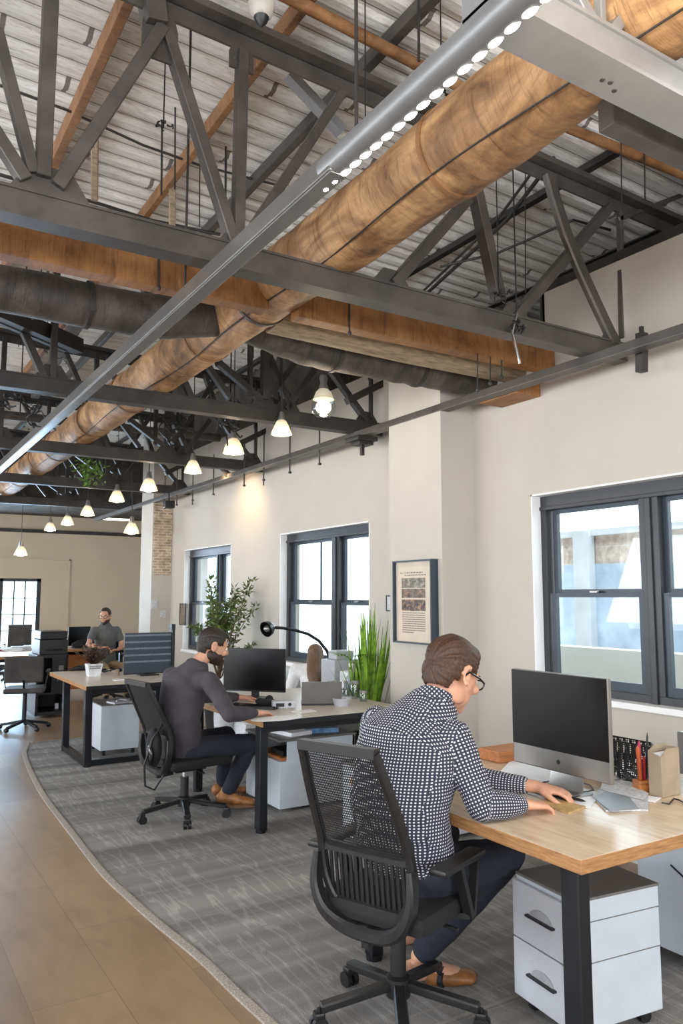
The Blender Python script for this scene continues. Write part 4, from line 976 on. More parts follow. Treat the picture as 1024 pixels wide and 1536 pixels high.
# monitors --------------------------------------------------------
def monitor(c, rz, w, h, zb, label, style='black', lines=False, tilt=0, foot=(.2, .17)):
    """screen faces local -x, width along y, zb = bottom edge above desk"""
    t = thing('monitor', c, label, 'computer monitor', None, rz)
    body = {'black': 'black_gloss', 'alu': 'alu'}[style]
    T = Matrix.Rotation(tilt, 4, 'Y')
    b = MB(); b.box((-.012, -w/2, zb), (.012, w/2, zb+h), .006); b.box((.0, -w*.3, zb+h*.2), (.035, w*.3, zb+h*.8), .012)
    put(b, 'housing', 'black_plastic' if style == 'black' else 'alu', t, local=True)
    chin = .085 if style == 'alu' else .012
    b = MB(); b.box((-.0145, -w/2+.003, zb+chin), (-.0115, w/2-.003, zb+h-.003)); put(b, 'screen', 'screen_black' if style == 'alu' else ('screen_lines' if lines else 'black_gloss'), t, local=True)
    if style == 'alu':
        b = MB(); b.lathe([(.001, 0), (.009, 0), (.009, .002), (.001, .002)], (-.0125, 0, zb+.043), 14, M=Matrix.Rotation(R(-90), 4, 'Y')); put(b, 'chin_logo', 'black_plastic', t, local=True)
        b = MB(); pts = [(.03, zb+.16), (.045, zb+.05), (.02, .012), (-.09, .004)]
        for (a0, z0), (a1, z1) in zip(pts, pts[1:]): b.bar((a0, 0, z0), (a1, 0, z1), .17, .008, (0, 1, 0)) if False else b.poly([(a0, -.085, z0), (a0, .085, z0), (a1, .09, z1), (a1, -.09, z1)], (.008, 0, .004))
        b.box((-.1, -.095, 0), (.09, .095, .008), .003); put(b, 'stand', 'alu', t, local=True)
    else:
        b = MB(); b.box((.012, -.03, .01), (.03, .03, zb+h*.5)); b.box((-foot[1]*.5, -foot[0]/2, 0), (foot[1]*.5, foot[0]/2, .012), .005); put(b, 'stand', 'black_plastic', t, local=True)
    return t
m, nt, bb = nodes('screen_lines'); sx = nt.nodes.new('ShaderNodeSeparateXYZ'); nt.links.new(coords(nt), sx.inputs[0])
f = math_n(nt, 'FRACT', math_n(nt, 'MULTIPLY', sx.outputs[2], 15)); nn = noise_n(nt, coords(nt, (30, 30, 90)), 3, 3)
k = math_n(nt, 'MULTIPLY', math_n(nt, 'LESS_THAN', f, .28), math_n(nt, 'MULTIPLY', math_n(nt, 'GREATER_THAN', nn, .42), math_n(nt, 'GREATER_THAN', sx.outputs[2], .1)))
cc = mix(nt, (44, 50, 60), (92, 98, 108), k); nt.links.new(cc, bb.inputs['Base Color']); nt.links.new(cc, bb.inputs['Emission Color']); bb.inputs['Emission Strength'].default_value = .5; bb.inputs['Roughness'].default_value = .3
monitor((2.52, 2.34, .74), R(0), .525, .405, .085, 'large silver-chinned monitor on the nearest desk', 'alu')
monitor((2.74, 5.74, .74), R(42), .53, .34, .055, 'black monitor facing the bearded man on the middle desk')
m3 = monitor((2.6, 8.0, .74), R(90), .5, .42, .015, 'dark monitor with pale screen lines on the left desk', lines=True)
b = MB(); b.box((2.84, 7.95, .75), (2.87, 8.02, 1.21), .004); b.box((2.83, 7.94, 1.2), (2.87, 8.03, 1.26), .004); put(b, 'monitor_side_panel', 'black_plastic', label='thin dark panel standing against the right side of the lined monitor', cat='panel')
# laptop on middle desk
p = onZ(468, 1061, .74)
t = thing('laptop', (3.0, 5.12, .74), 'open dark grey laptop seen from behind on the middle desk', 'laptop', None, R(-28))
b = MB(); b.box((-.15, -.0, 0), (.15, .21, .016), .004); put(b, 'base', 'black_metal', t, local=True)
b = MB(); b.bar((0, .0, .012), (0, -.035, .175), .30, .01, (1, 0, 0)) if False else b.poly([(-.15, 0, .012), (.15, 0, .012), (.15, -.035, .175), (-.15, -.035, .175)], (0, .009, .001)); put(b, 'lid', 'grey_top', t, local=True)
# ================================================================== SMALL THINGS ON THE NEAREST DESK
DZ_ = .74
def flat(name, pts, z0, h, m, lab, cat, group=None, bevel=0):
    b = MB(); b.poly([(p.x, p.y, z0) for p in pts], (0, 0, h)); return put(b, name, m, label=lab, cat=cat, group=group)
def zs(ps, z=.74): return [onZ(*p, z) for p in ps]
b = MB(); q = zs([(715, 1138), (757, 1136), (757, 1120), (722, 1120)]); b.box((2.70, 2.90, .741), (2.98, 3.05, .795), .006); put(b, 'wooden_box', 'box_wood', label='flat orange-brown wooden box behind the monitor on the nearest desk', cat='box')
flat('paper_sheet', zs([(742, 1166), (768, 1139), (845, 1152), (812, 1180)]), .741, .0015, 'paper', 'white paper sheet left of the monitor foot, beside the man', 'paper')
flat('paper_sheet', zs([(790, 1190), (838, 1172), (900, 1190), (886, 1212), (848, 1212)]), .741, .0012, 'paper', 'white paper sheet under the foot of the nearest monitor', 'paper')
flat('paper_sheet', zs([(893, 1158), (930, 1166), (962, 1180), (905, 1178)]), .741, .0012, 'paper', 'white paper sheet right of the nearest monitor behind the magazine', 'paper')
flat('note_card', zs([(812, 1206), (822, 1196), (878, 1212), (852, 1222)]), .741, .006, 'kraft', 'ochre note card beside the hand of the dotted-shirt man', 'card')
q = zs([(888, 1196), (900, 1184), (972, 1196), (972, 1217), (908, 1218)])
mg = thing('magazine', sum(q, V())/len(q), 'open printed magazine right of the note card on the nearest desk', 'magazine')
b = MB(); b.poly([(p.x, p.y, .741) for p in q], (0, 0, .006)); put(b, 'pages', 'paper_grey', mg)
qc = [q[0].lerp(q[1], .5), q[1].lerp(q[0], .2), q[2].lerp(q[3], .1), q[3].lerp(q[2], .2)]
b = MB(); q2 = zs([(892, 1198), (905, 1188), (944, 1196), (958, 1213), (914, 1216)], .75); b.poly([(p.x, p.y, .748) for p in q2], (0, 0, .003)); put(b, 'printed_cover', 'steel_grey', mg)
q3 = zs([(904, 1170), (944, 1172), (972, 1190), (966, 1200), (900, 1184)], .75); flat('brochure', q3, .749, .002, 'paper_grey', 'greyish brochure lying behind the open magazine', 'paper')
# stapler-like red item
p = onZ(750, 1172, .755); t = thing('stapler', p, 'red and white stapler left of the monitor, behind the arm of the man', 'stapler', None, R(-35))
b = MB(); b.box((-.075, -.018, -.014), (.075, .018, .0), .005); put(b, 'base', 'white_metal', t, local=True)
b = MB(); b.box((-.07, -.017, .002), (.05, .017, .022), .008); put(b, 'top_arm', 'red', t, local=True)
def pen(a, c, r, m, lab, name='pen', cat='pen', g=None):
    a = V(a); c = V(c); d = (c-a)
    b = MB(); b.tube([a, a+d*.04, a+d*.9, c], [r*.6, r, r, r*.25], 8); return put(b, name, m, smooth=True, label=lab, cat=cat, group=g)
pen(onZ(760, 1186, .75), onZ(822, 1172, .75), .004, 'black_plastic', 'black pen lying left of the monitor foot')
pen(onZ(818, 1188, .753), onZ(878, 1202, .753), .006, 'black_plastic', 'thick black marker between the hand and the magazine')
pen(onZ(898, 1172, .75), onZ(940, 1168, .75), .0035, 'steel_grey', 'slim grey pen right of the monitor base')
b = MB(); pts = zs([(775, 1176), (800, 1178), (830, 1170), (862, 1170), (885, 1178), (890, 1185), (868, 1190), (835, 1188)], .748); b.tube(pts, .003, 6); put(b, 'monitor_cable', 'black_plastic', smooth=True, label='thin black cable curling around the foot of the nearest monitor', cat='cable')
# mesh file holder (tapered wire basket)
t = thing('mesh_organizer', onZ(950, 1174, .74), 'black wire mesh file holder on the nearest desk', 'desk organizer')
A = onZ(929, 1169, .742); B = onZ(973, 1178, .742); dv = V((.07, .07, 0))
A2 = A+V((-.015, .02, .168)); B2 = B+V((.03, -.02, .155))
b = MB(); b.poly([A, B, B2, A2], V((.0015, .001, 0))); b.poly([A+dv, B+dv, B2+dv*1.3, A2+dv*1.3], V((.0015, .001, 0))); b.poly([A, A+dv, A2+dv*1.3, A2], V((.001, -.0015, 0))); b.poly([B, B+dv, B2+dv*1.3, B2], V((.001, -.0015, 0)))
put(b, 'mesh_side', 'wire_mesh', t)
b = MB(); 
for p_, q_ in ((A2, B2), (A, B), (A, A2), (B, B2), (A2, A2+dv*1.3), (B2, B2+dv*1.3), (A2+dv*1.3, B2+dv*1.3), (A+dv, B+dv)): b.tube([p_, q_], .0035, 6)
b.poly([A, B, B+dv, A+dv], V((0, 0, .001)))
put(b, 'wire_rim', 'black_plastic', t)
# pen block
pq = onZ(965, 1186, .74)
pb = thing('pen_block', pq, 'wooden pen block in front of the mesh file holder', 'pen holder', None, R(-20))
b = MB(); b.box((-.035, -.028, 0), (.035, .028, .045), .005); put(b, 'block', 'box_wood', pb, local=True)
bx = pq+V((0, 0, .046))
for i, (dx, dy, tx, ty, h, r, m, lab, nm) in enumerate(((-.018, 0, -.01, .0, .14, .009, 'orange', 'orange marker standing in the wooden pen block', 'marker'), (.0, .008, .005, .01, .155, .006, 'pink', 'pink-topped pen standing in the wooden pen block', 'pen'), (.014, -.004, .02, .0, .19, .004, 'black_plastic', 'tallest black pencil in the wooden pen block', 'pencil'), (.02, .012, .04, .005, .13, .006, 'black_gloss', 'leaning black pen in the wooden pen block', 'pen'), (-.006, -.012, -.004, -.004, .10, .006, 'red', 'short red pen at the front of the wooden pen block', 'pen'))):
    pen(bx+V((dx, dy, -.0)), bx+V((dx+tx, dy+ty, h)), r, m, lab, nm, 'pen', 'pens in the pen block')
# file boxes upright
mf = onZ(993, 1197, .742); fx, fy = mf.x, mf.y
t = thing('magazine_file', (fx, fy, .74), 'tan upright magazine file right of the pens', 'file box', None, R(0))
b = MB(); b.poly([(fx, fy, .742), (fx, fy+.06, .742), (fx, fy+.06, .92), (fx, fy, .90)], (.004, 0, 0)); b.poly([(fx+.004, fy, .742), (fx+.12, fy, .742), (fx+.12, fy, .93), (fx+.04, fy, .93), (fx+.004, fy, .90)], (0, .004, 0)); b.poly([(fx+.004, fy+.056, .742), (fx+.12, fy+.056, .742), (fx+.12, fy+.056, .94), (fx+.04, fy+.056, .94), (fx+.004, fy+.056, .92)], (0, .004, 0)); b.box((fx+.116, fy+.004, .742), (fx+.12, fy+.056, .93)); b.box((fx+.004, fy+.004, .741), (fx+.116, fy+.056, .745))
put(b, 'case', 'tan_board', t)
b = MB(); b.box((fx+.02, fy+.012, .746), (fx+.11, fy+.048, .91)); put(b, 'documents', 'paper', t)
gq = onZ(1006, 1186, .74); b = MB(); b.box((gq.x+.07, gq.y-.06, .80), (gq.x+.33, gq.y+.01, .975), .004); b.box((gq.x+.10, gq.y-.045, .742), (gq.x+.3, gq.y-.005, .80)); gb = put(b, 'grey_file_case', 'alu', label='grey metal file case at the right edge of the nearest desk', cat='file box')
cq = onZ(978, 1198, .741); b = MB(); b.box(cq+V((-.05, -.03, 0)), cq+V((.03, .02, .003)), 0, R(20)); put(b, 'business_card', 'paper', label='small white card lying before the tan magazine file', cat='card')
b = MB(); b.tube(zs([(992, 1204), (1003, 1206), (1010, 1198), (1018, 1200), (1030, 1206)], .745), .003, 6); put(b, 'loose_cable', 'black_plastic', smooth=True, label='thin cable in front of the grey file case', cat='cable')
# stack of trays behind monitor
for k, (m, h) in enumerate((('black_plastic', .028), ('black_metal', .03), ('paper_grey', .02), ('paper', .02), ('black_plastic', .03))):
    z0 = .741+[0, .028, .058, .078, .098][k]
    b = MB(); sq = onZ(927, 1160, .74); b.box((sq.x-.22, sq.y+.01, z0), (sq.x, sq.y+.19, z0+h-.001), .003, R((0, 2, -3, 4, 0)[k])); put(b, 'stacked_book', m, label='%s in the pile behind the nearest monitor' % ('black lowest folder', 'dark folder second from the bottom', 'grey paper block, middle', 'white paper block, second from top', 'black topmost folder')[k], cat='book', group='folders piled behind the monitor')
# ------------------------------------------------------------------ middle desk
t = thing('keyboard', (2.52, 5.28, .74), 'dark keyboard under the hands of the bearded man', 'keyboard', None, R(-58))
b = MB(); b.box((-.2, -.06, 0), (.2, .06, .014), .004); put(b, 'case', 'black_plastic', t, local=True)
b = MB()
for i in range(4):
    for j in range(14): b.box((-.19+j*.027, -.05+i*.026, .014), (-.19+j*.027+.022, -.05+i*.026+.02, .02))
put(b, 'keys', 'black_gloss', t, local=True)
b = MB(); c = onZ(402, 1054, .76); b.ell(c, (.07, .05, .03)); b.ell(c+V((-.05, .03, .01)), (.04, .03, .025)); b.ell(c+V((.03, .04, .02)), (.03, .03, .03)); put(b, 'glove', 'black_fabric', smooth=True, label='crumpled black glove on the middle desk', cat='glove')
c = onZ(425, 1062, .74)
t = thing('tape_dispenser', c, 'pale boxy desk gadget between the glove and the laptop', 'gadget', None, R(-20))
b = MB(); b.box((-.085, -.045, 0), (.085, .045, .055), .012); put(b, 'case', 'white_metal', t, local=True)
b = MB(); b.box((-.06, -.0465, .015), (.0, -.044, .04)); b.cyl((.04, -.047, .03), (.04, -.044, .03), .012); put(b, 'front_window', 'black_gloss', t, local=True)
b = MB(); c = onZ(415, 1078, .74); b.poly([(c.x+.17*math.cos(a)*1.1, c.y+.1*math.sin(a), .741) for a in [k*math.pi/12 for k in range(24)]], (0, 0, .002)); put(b, 'paper_round', 'paper', label='rounded white paper near the front edge of the middle desk', cat='paper')
b = MB(); c = onZ(455, 1068, .74); b.poly([(c.x-.09, c.y-.05, .741), (c.x+.09, c.y-.03, .741), (c.x+.1, c.y+.07, .741), (c.x-.08, c.y+.06, .741)], (0, 0, .002)); put(b, 'paper_sheet', 'paper', label='white paper sheet before the dark laptop', cat='paper')
def jar(c, r, h, lab, m='clear_glass', cat='glass jar', g='glass jars and bottles on the middle desk', neck=0):
    t = thing('glass_jar', c, lab, cat, g)
    x, y, z = c
    prof = [(.001, 0), (r, 0), (r, h*.8), (r*.9, h*.9)] + ([(r*.4, h), (r*.35, h*1.35)] if neck else [(r*.95, h)])
    b = MB(); b.lathe(prof, c, 16); put(b, 'glass_body', m, t, smooth=True)
    b = MB(); top = prof[-1]; b.lathe([(.001, top[1]+.014), (top[0]+.003, top[1]+.014), (top[0]+.003, top[1]-.006), (.001, top[1]-.006)], c, 14); put(b, 'lid', 'alu', t, smooth=True)
    return t
jl = [((505, 1052), .035, .09, 0, 'short glass jar just right of the laptop lid'), ((518, 1050), .03, .1, 1, 'necked bottle second right of the laptop lid'), ((496, 1044), .03, .11, 0, 'glass jar half hidden behind the laptop lid'), ((532, 1047), .04, .12, 0, 'wide glass jar left of the palm'), ((545, 1052), .03, .07, 0, 'smallest glass jar beside the palm leaves'), ((524, 1040), .03, .15, 1, 'tall necked bottle at the back of the middle desk')]
for (px, py), r, h, nk, lab in jl: jar(onZ(px, py, .74), r, h, lab, neck=nk)
c = onZ(512, 1058, .74); b = MB(); b.lathe([(.001, 0), (.055, 0), (.07, .05), (.066, .055), (.05, .01), (.001, .01)], c, 20); put(b, 'white_bowl', 'white_metal', smooth=True, label='white bowl right of the dark laptop', cat='bowl')
b = MB(); q_ = onY(528, 1040, 5.9); b.box((q_.x-.08, 5.82, .741), (q_.x+.10, 5.98, .89), .006); b.box((q_.x-.02, 5.86, .89), (q_.x+.05, 5.93, .96), .004); put(b, 'storage_box', 'paper', label='pale storage box at the back right of the middle desk', cat='box')
b = MB(); b.box((3.66, 6.02, .0), (3.93, 6.26, .98), .01); b.box((3.70, 6.05, .98), (3.88, 6.2, 1.06), .01); put(b, 'white_cabinet', 'white_metal', label='white cabinet under the middle window beside the woman', cat='cabinet', org=(3.76, 6.0, 0))
# arm lamp
lp = [onY(*p, 6.3) for p in ((500, 1030), (497, 995), (490, 976), (478, 961), (462, 951), (445, 946), (424, 942), (408, 941))]
base = V((lp[0].x, 6.3, 0))
t = thing('arc_lamp', base, 'black arc lamp reaching over the middle desk towards the monitor', 'lamp')
b = MB(); b.tube([base+V((0, 0, .02)), V((base.x, 6.3, .6))]+lp, .014, 10); put(b, 'lamp_arm', 'black_metal', t, smooth=True)
b = MB(); b.lathe([(.001, 0), (.14, 0), (.14, .015), (.02, .03), (.001, .03)], base, 24); put(b, 'base', 'black_metal', t, smooth=True)
c = onY(401, 943, 6.3); d = V((-1, -.35, -.35)).normalized(); q_ = d.to_track_quat('-Z', 'Y').to_matrix().to_4x4()
b = MB(); b.lathe([(.012, .07), (.04, .06), (.065, .02), (.072, -.02), (.066, -.02), (.058, .02), (.035, .05)], c, 24, M=q_); put(b, 'lamp_head', 'black_gloss', t, smooth=True)
b = MB(); b.ell(c, (.035, .035, .03)); put(b, 'bulb', 'alu', t, smooth=True)
# low armchair for woman
t = thing('armchair', (3.5, 6.95, 0), 'pale rounded armchair behind the woman by the middle window', 'armchair')
b = MB(); b.chain([(3.05, 7.05, .3), (3.2, 7.2, .32), (3.5, 7.3, .33), (3.8, 7.2, .32)], [(.3, .10)]*4, (0, 0, 1)); 
for v in b.bm.verts: v.co.z = max(v.co.z, .04)*1.32
put(b, 'backrest', 'armchair', t, smooth=True)
b = MB(); b.box((3.12, 6.72, .08), (3.78, 7.15, .38), .05); put(b, 'seat', 'armchair', t, smooth=True)
b = MB(); c = V((3.32, 6.98, .52)); b.ell(c, (.14, .06, .13)); put(b, 'cushion', 'steel_grey', smooth=True, label='dark grey striped cushion on the pale armchair', cat='cushion')
# ------------------------------------------------------------------ left desk
c = onZ(140, 1014, .74)
t = thing('potted_dry_plant', c, 'dark dried plant in a white lettered square pot on the left desk', 'potted plant')
b = MB(); v = []
for z, r in ((0, .055), (.125, .075)): v.append([b.bm.verts.new(c+V((sx*r, sy*r, z))) for sx, sy in ((-1, -1), (1, -1), (1, 1), (-1, 1))])
b.skin(v); put(b, "pot", "pot_white", t)
b = MB(); rnd = random.Random(3)
for row, (z, h_) in enumerate(((.098, .014), (.078, .012))):
    x = -.056
    while x < .05:
        w_ = rnd.uniform(.006, .012); b.box(c+V((x, -.0735+.0, z)), c+V((x+w_, -.0665-.0, z+h_*rnd.uniform(.6, 1)))); x += w_+.004
put(b, 'pot_lettering', 'grey_top', t)
b = MB(); b.box(c+V((-.068, -.068, .11)), c+V((.068, .068, .121))); put(b, 'soil', 'soil', t)
b = MB()
for k in range(130):
    a = rnd.uniform(0, 6.28); el = rnd.uniform(.5, 1.5); L = rnd.uniform(.1, .24); d = V((math.cos(a)*math.cos(el), math.sin(a)*math.cos(el), math.sin(el))); p0 = c+V((rnd.uniform(-.03, .03), rnd.uniform(-.03, .03), .12)); p1 = p0+d*L; s_ = d.orthogonal().normalized()*.004
    b.quad(p0-s_, p0+s_, p1+s_*.6, p1-s_*.6)
    for j in range(3):
        q_ = p0.lerp(p1, rnd.uniform(.5, 1)); e = V((rnd.uniform(-1, 1), rnd.uniform(-1, 1), rnd.uniform(-.5, 1))).normalized(); s2 = e.orthogonal().normalized()*.007; b.quad(q_, q_+e*.014+s2, q_+e*.03, q_+e*.014-s2)
put(b, 'foliage', 'dry_leaf', t)
c = onZ(168, 1009, .74)
t = thing('headphones', c, 'black headphones lying between the pot and the lined monitor', 'headphones')
b = MB(); b.tube([c+V((.08*math.cos(a), .07*math.sin(a), .02+.01*math.sin(a*2))) for a in [k*math.pi/10 for k in range(0, 15)]], .008, 8); put(b, 'headband', 'black_plastic', t, smooth=True)
for s in (0, 2.75): 
    b = MB(); b.ell(c+V((.08*math.cos(s), .07*math.sin(s), .025)), (.035, .035, .022)); put(b, 'ear_cup', 'black_gloss', t, smooth=True)
c = onZ(118, 1006, .74); b = MB(); b.tube([c+V((-.1, .03, .012)), c+V((0, .0, .03)), c+V((.12, .02, .02)), c+V((.2, .06, .02))], [.012, .03, .03, .02], 10); put(b, 'cable_case', 'black_plastic', smooth=True, label='flat black pouch behind the pot on the left desk', cat='pouch')
c = onZ(176, 1013, .74); b = MB(); b.lathe([(.001, 0), (.018, 0), (.02, .06), (.016, .06), (.014, .005), (.001, .005)], c, 14); put(b, 'small_cup', 'insulation', smooth=True, label='small brown cup left of the lined monitor', cat='cup')
b = MB(); p = onZ(180, 1020, .74); b.box(p+V((-.06, -.03, 0)), p+V((.05, .04, .004)), 0, R(10)); put(b, 'paper_scrap', 'paper', label='small white paper in front of the lined monitor', cat='paper')
# ------------------------------------------------------------------ far desks
rnd = random.Random(9)
for i, (px, py, w, d, h, m, lb) in enumerate(((10, 968, .3, .2, .02, 'red', 'red folder at the left end of the far left desk'), (24, 972, .3, .25, .04, 'paper', 'white paper heap on the far left desk'), (38, 974, .28, .2, .06, 'paper_grey', 'grey paper heap left of the printer'))):
    c = onZ(px, py, .74); c.y = min(max(c.y, 11.75), 12.7); c.x = c.y*math.tan(YAW+math.atan((px-512)/FPX)); b = MB()
    for k in range(4): b.box(c+V((-w/2, -d/2, h*k/4)), c+V((w/2, d/2, h*(k+1)/4-.001)), 0, R(rnd.uniform(-14, 14)))
    put(b, 'paper_heap', m, label=lb, cat='papers')
c = V((3.05, 12.85, .74)); monitor(c, R(100), .36, .3, .03, 'small black monitor on the farthest desk left of the seated man')
b = MB(); c = V((3.05, 12.62, .741)); b.tube([c+V((-.16, 0, .05)), c+V((-.05, 0, .07)), c+V((.05, 0, .07)), c+V((.18, 0, .045))], [.03, .065, .065, .03], 12); put(b, 'black_bag', 'black_fabric', smooth=True, label='small black bag in front of the far small monitor', cat='bag')
b = MB(); c = V((2.82, 13.0, .74)); b.box(c+V((-.1, -.02, .0)), c+V((.1, .02, .2)), .004); put(b, 'white_display', 'paper', label='bright white panel on the farthest desk right of the printer', cat='panel')
b = MB(); c = V((2.66, 12.75, .74)); 
for k in range(7): b.ell(c+V((rnd.uniform(-.12, .12), rnd.uniform(-.08, .08), .03+rnd.uniform(0, .05))), (.06, .04, .035), seg=8)
put(b, 'crumpled_items', 'paper_grey', smooth=True, label='crumpled grey things just right of the printer', cat='clutter')
b = MB(); c = V((3.28, 12.62, .741)); b.box(c+V((-.07, -.05, 0)), c+V((.07, .05, .09)), .01); put(b, 'white_pack', 'paper', label='white pack before the far seated man', cat='box')
# ------------------------------------------------------------------ pictures on walls
def picture(name, X, y0, y1, z0, z1, dep, label, pic, frame='frame_dark'):
    t = thing(name, (X, (y0+y1)/2, z0), label, 'picture')
    f_ = .012
    b = MB(); b.box((X-dep, y0, z0), (X-.001, y0+f_, z1)); b.box((X-dep, y1-f_, z0), (X-.001, y1, z1)); b.box((X-dep+.001, y0+f_, z0), (X-.001, y1-f_, z0+f_)); b.box((X-dep+.001, y0+f_, z1-f_), (X-.001, y1-f_, z1)); put(b, 'frame', frame, t)
    return t
fy0, fy1, fz0, fz1 = 4.515, 5.0, 1.195, 1.825
t = picture('framed_poster', 3.64, fy0, fy1, fz0, fz1, .07, 'framed poster of three photographs and text on the pillar', None, 'frame_blue')
mat('poster_paper', (206, 194, 176), .7, var=.03); mat('poster_ink', (120, 108, 98), .7, var=.1)
b = MB(); b.box((3.60, fy0+.01, fz0+.01), (3.602, fy1-.01, fz1-.01)); put(b, 'print', 'poster_paper', t)
def photo_m(name, a, b_, c_):
    m, nt, bb = nodes(name); n = noise_n(nt, coords(nt, (1, 1, 1.6)), 22, 6, .7); nt.links.new(ramp(nt, n, [(.3, a), (.5, b_), (.68, c_)]), bb.inputs['Base Color']); bb.inputs['Roughness'].default_value = .6
photo_m('photo_a', (60, 58, 50), (124, 118, 104), (190, 180, 164)); photo_m('photo_b', (54, 48, 42), (110, 100, 88), (176, 130, 110)); photo_m('photo_c', (40, 36, 34), (84, 78, 74), (190, 140, 100))
H_ = fz1-fz0; W_ = fy1-fy0
for k, (a, c_) in enumerate(((.215, .335), (.345, .455), (.475, .61))):
    b = MB(); b.box((3.5985, fy0+.105, fz1-c_*H_), (3.60, fy1-.085, fz1-a*H_)); put(b, 'photograph', 'photo_'+'abc'[k], t)
b = MB(); rnd = random.Random(5)
for k in range(10):
    z = fz1-(.635+.026*k)*H_; y = fy1-.09; yend = fy0+.11+(0 if k < 9 else .14)
    while y > yend:
        w_ = rnd.uniform(.012, .03); b.box((3.599, max(y-w_, yend), z-.0035), (3.60, y, z+.0035)); y -= w_+.005
for k, (ya, yb) in enumerate(((.14, .42), (.11, .36))): 
    z = fz1-(.15+.03*k)*H_; y = fy0+yb
    while y > fy0+ya: w_ = rnd.uniform(.01, .03); b.box((3.599, y-w_, z-.004), (3.60, y, z+.004)); y -= w_+.008
put(b, 'text_lines', 'poster_ink', t)
t = picture('small_picture', WX, 5.32, 5.62, 1.42, 1.56, .02, 'small dark framed picture behind the palm leaves by the pillar', None)
b = MB(); b.box((3.945, 5.33, 1.43), (3.95, 5.61, 1.55)); put(b, 'print', 'paper_grey', t)
p = onX(272, 905, WX); q = onX(279, 938, WX); t = picture('small_picture', WX, min(p.y, q.y), max(p.y, q.y)+.02, q.z, p.z, .02, 'small dark picture between the brick column and the farthest window', None)
b = MB(); b.box((WX-.016, min(p.y, q.y)+.01, q.z+.01), (WX-.012, max(p.y, q.y), p.z-.01)); put(b, 'print', 'photo_b', t)
for (px, py, w_, h_, lb) in ((231, 906, .09, .13, 'paper notice pinned on the white part of the brick column, upper'), (244, 921, .09, .1, 'paper notice pinned on the white part of the brick column, lower')):
    p = onY(px, py, 11.195); b = MB(); b.box((p.x-w_/2, 11.185, p.z-h_/2), (p.x+w_/2, 11.199, p.z+h_/2)); n_ = put(b, 'paper_notice', 'paper_grey', label=lb, cat='notice')
# ------------------------------------------------------------------ plants
def leafy(name, c, lab, seed, crown, size, n, leafL, m='ficus_leaf'):
    rnd = random.Random(seed)
    t = thing(name, c, lab, 'plant')
    b = MB(); c = V(c); b.lathe([(.001, 0), (.12, 0), (.16, .3), (.15, .3), (.14, .27), (.001, .27)], c, 24); put(b, 'pot', 'pot_dark', t, smooth=True)
    b = MB(); b.lathe([(.001, .0), (.14, .0)], c+V((0, 0, .275)), 20); put(b, 'soil', 'soil', t)
    trunk = MB(); lv = MB(); top = c+V((0, 0, .75))
    trunk.tube([c+V((0, 0, .26)), c+V((.02, 0, .5)), top], [.02, .016, .013], 8)
    for k in range(26):
        tgt = V(crown)+V((rnd.gauss(0, size[0]*.55), rnd.gauss(0, size[1]*.5), rnd.uniform(-1, 1)*size[2]))
        if tgt.x > WX-.06: tgt.x = WX-.06
        mid = top.lerp(tgt, .5)+V((0, 0, .05)); trunk.tube([top-V((0, 0, rnd.uniform(0, .2))), mid, tgt], [.008, .005, .002], 5)
        for j in range(n):
            f_ = rnd.uniform(.3, 1.05); p = mid.lerp(tgt, (f_-.3)/.7) if f_ > .3 else top.lerp(mid, f_)
            a = V((rnd.uniform(-1, 1), rnd.uniform(-1, 1), rnd.uniform(-.6, .8))).normalized(); s_ = a.cross(V((rnd.uniform(-1, 1), rnd.uniform(-1, 1), 1))).normalized(); L = leafL*rnd.uniform(.7, 1.3); p = p+a*.02
            nn_ = a.cross(s_)*L*.12
            vs = [lv.bm.verts.new(q) for q in (p, p+a*L*.35+s_*L*.22+nn_, p+a*L, p+a*L*.35-s_*L*.22+nn_, p+a*L*.45)]
            for q in vs: q.co.x = min(q.co.x, WX-.03)
            lv.bm.faces.new((vs[0], vs[1], vs[4])); lv.bm.faces.new((vs[1], vs[2], vs[4])); lv.bm.faces.new((vs[2], vs[3], vs[4])); lv.bm.faces.new((vs[3], vs[0], vs[4]))
    put(trunk, 'trunk', 'bark', t, smooth=True); put(lv, 'foliage', m, t)
    return t
leafy('potted_ficus', (3.5, 8.25, 0), 'bushy small-leaved indoor tree between the far and middle windows', 11, (3.60, 8.25, 1.36), (.3, .24, .40), 52, .066)
c = V((3.68, 5.5, 0)); rnd = random.Random(21)
t = thing('potted_palm', c, 'tall bright green long-bladed plant beside the pillar', 'plant')
b = MB(); b.lathe([(.001, 0), (.13, 0), (.17, .42), (.16, .42), (.15, .38), (.001, .38)], c, 24); put(b, 'pot', 'pot_dark', t, smooth=True)
b = MB(); b.lathe([(.001, 0), (.15, 0)], c+V((0, 0, .385)), 20); put(b, 'soil', 'soil', t)
b = MB()
def blade(p0, d0, L, w, droop, n=9):
    pts = []; p = V(p0); d = V(d0).normalized()
    for i in range(n+1):
        pts.append((p.copy(), d.copy())); d = (d+V((0, 0, -droop/n))).normalized(); p = p+d*(L/n)
    prev = None
    for i, (p, d) in enumerate(pts):
        s_ = d.cross(V((0, 0, 1))); s_ = s_.normalized() if s_.length > .05 else V((1, 0, 0)); k = w*math.sin(math.pi*min(.97, .12+i/n*.88)); nrm = s_.cross(d)*k*.25
        cur = [b.bm.verts.new(q) for q in (p-s_*k+nrm, p, p+s_*k+nrm)]
        for v_ in cur: v_.co.x = min(v_.co.x, WX-.03); v_.co.y = max(v_.co.y, 5.16)
        if prev: b.bm.faces.new((prev[0], prev[1], cur[1], cur[0])); b.bm.faces.new((prev[1], prev[2], cur[2], cur[1]))
        prev = cur
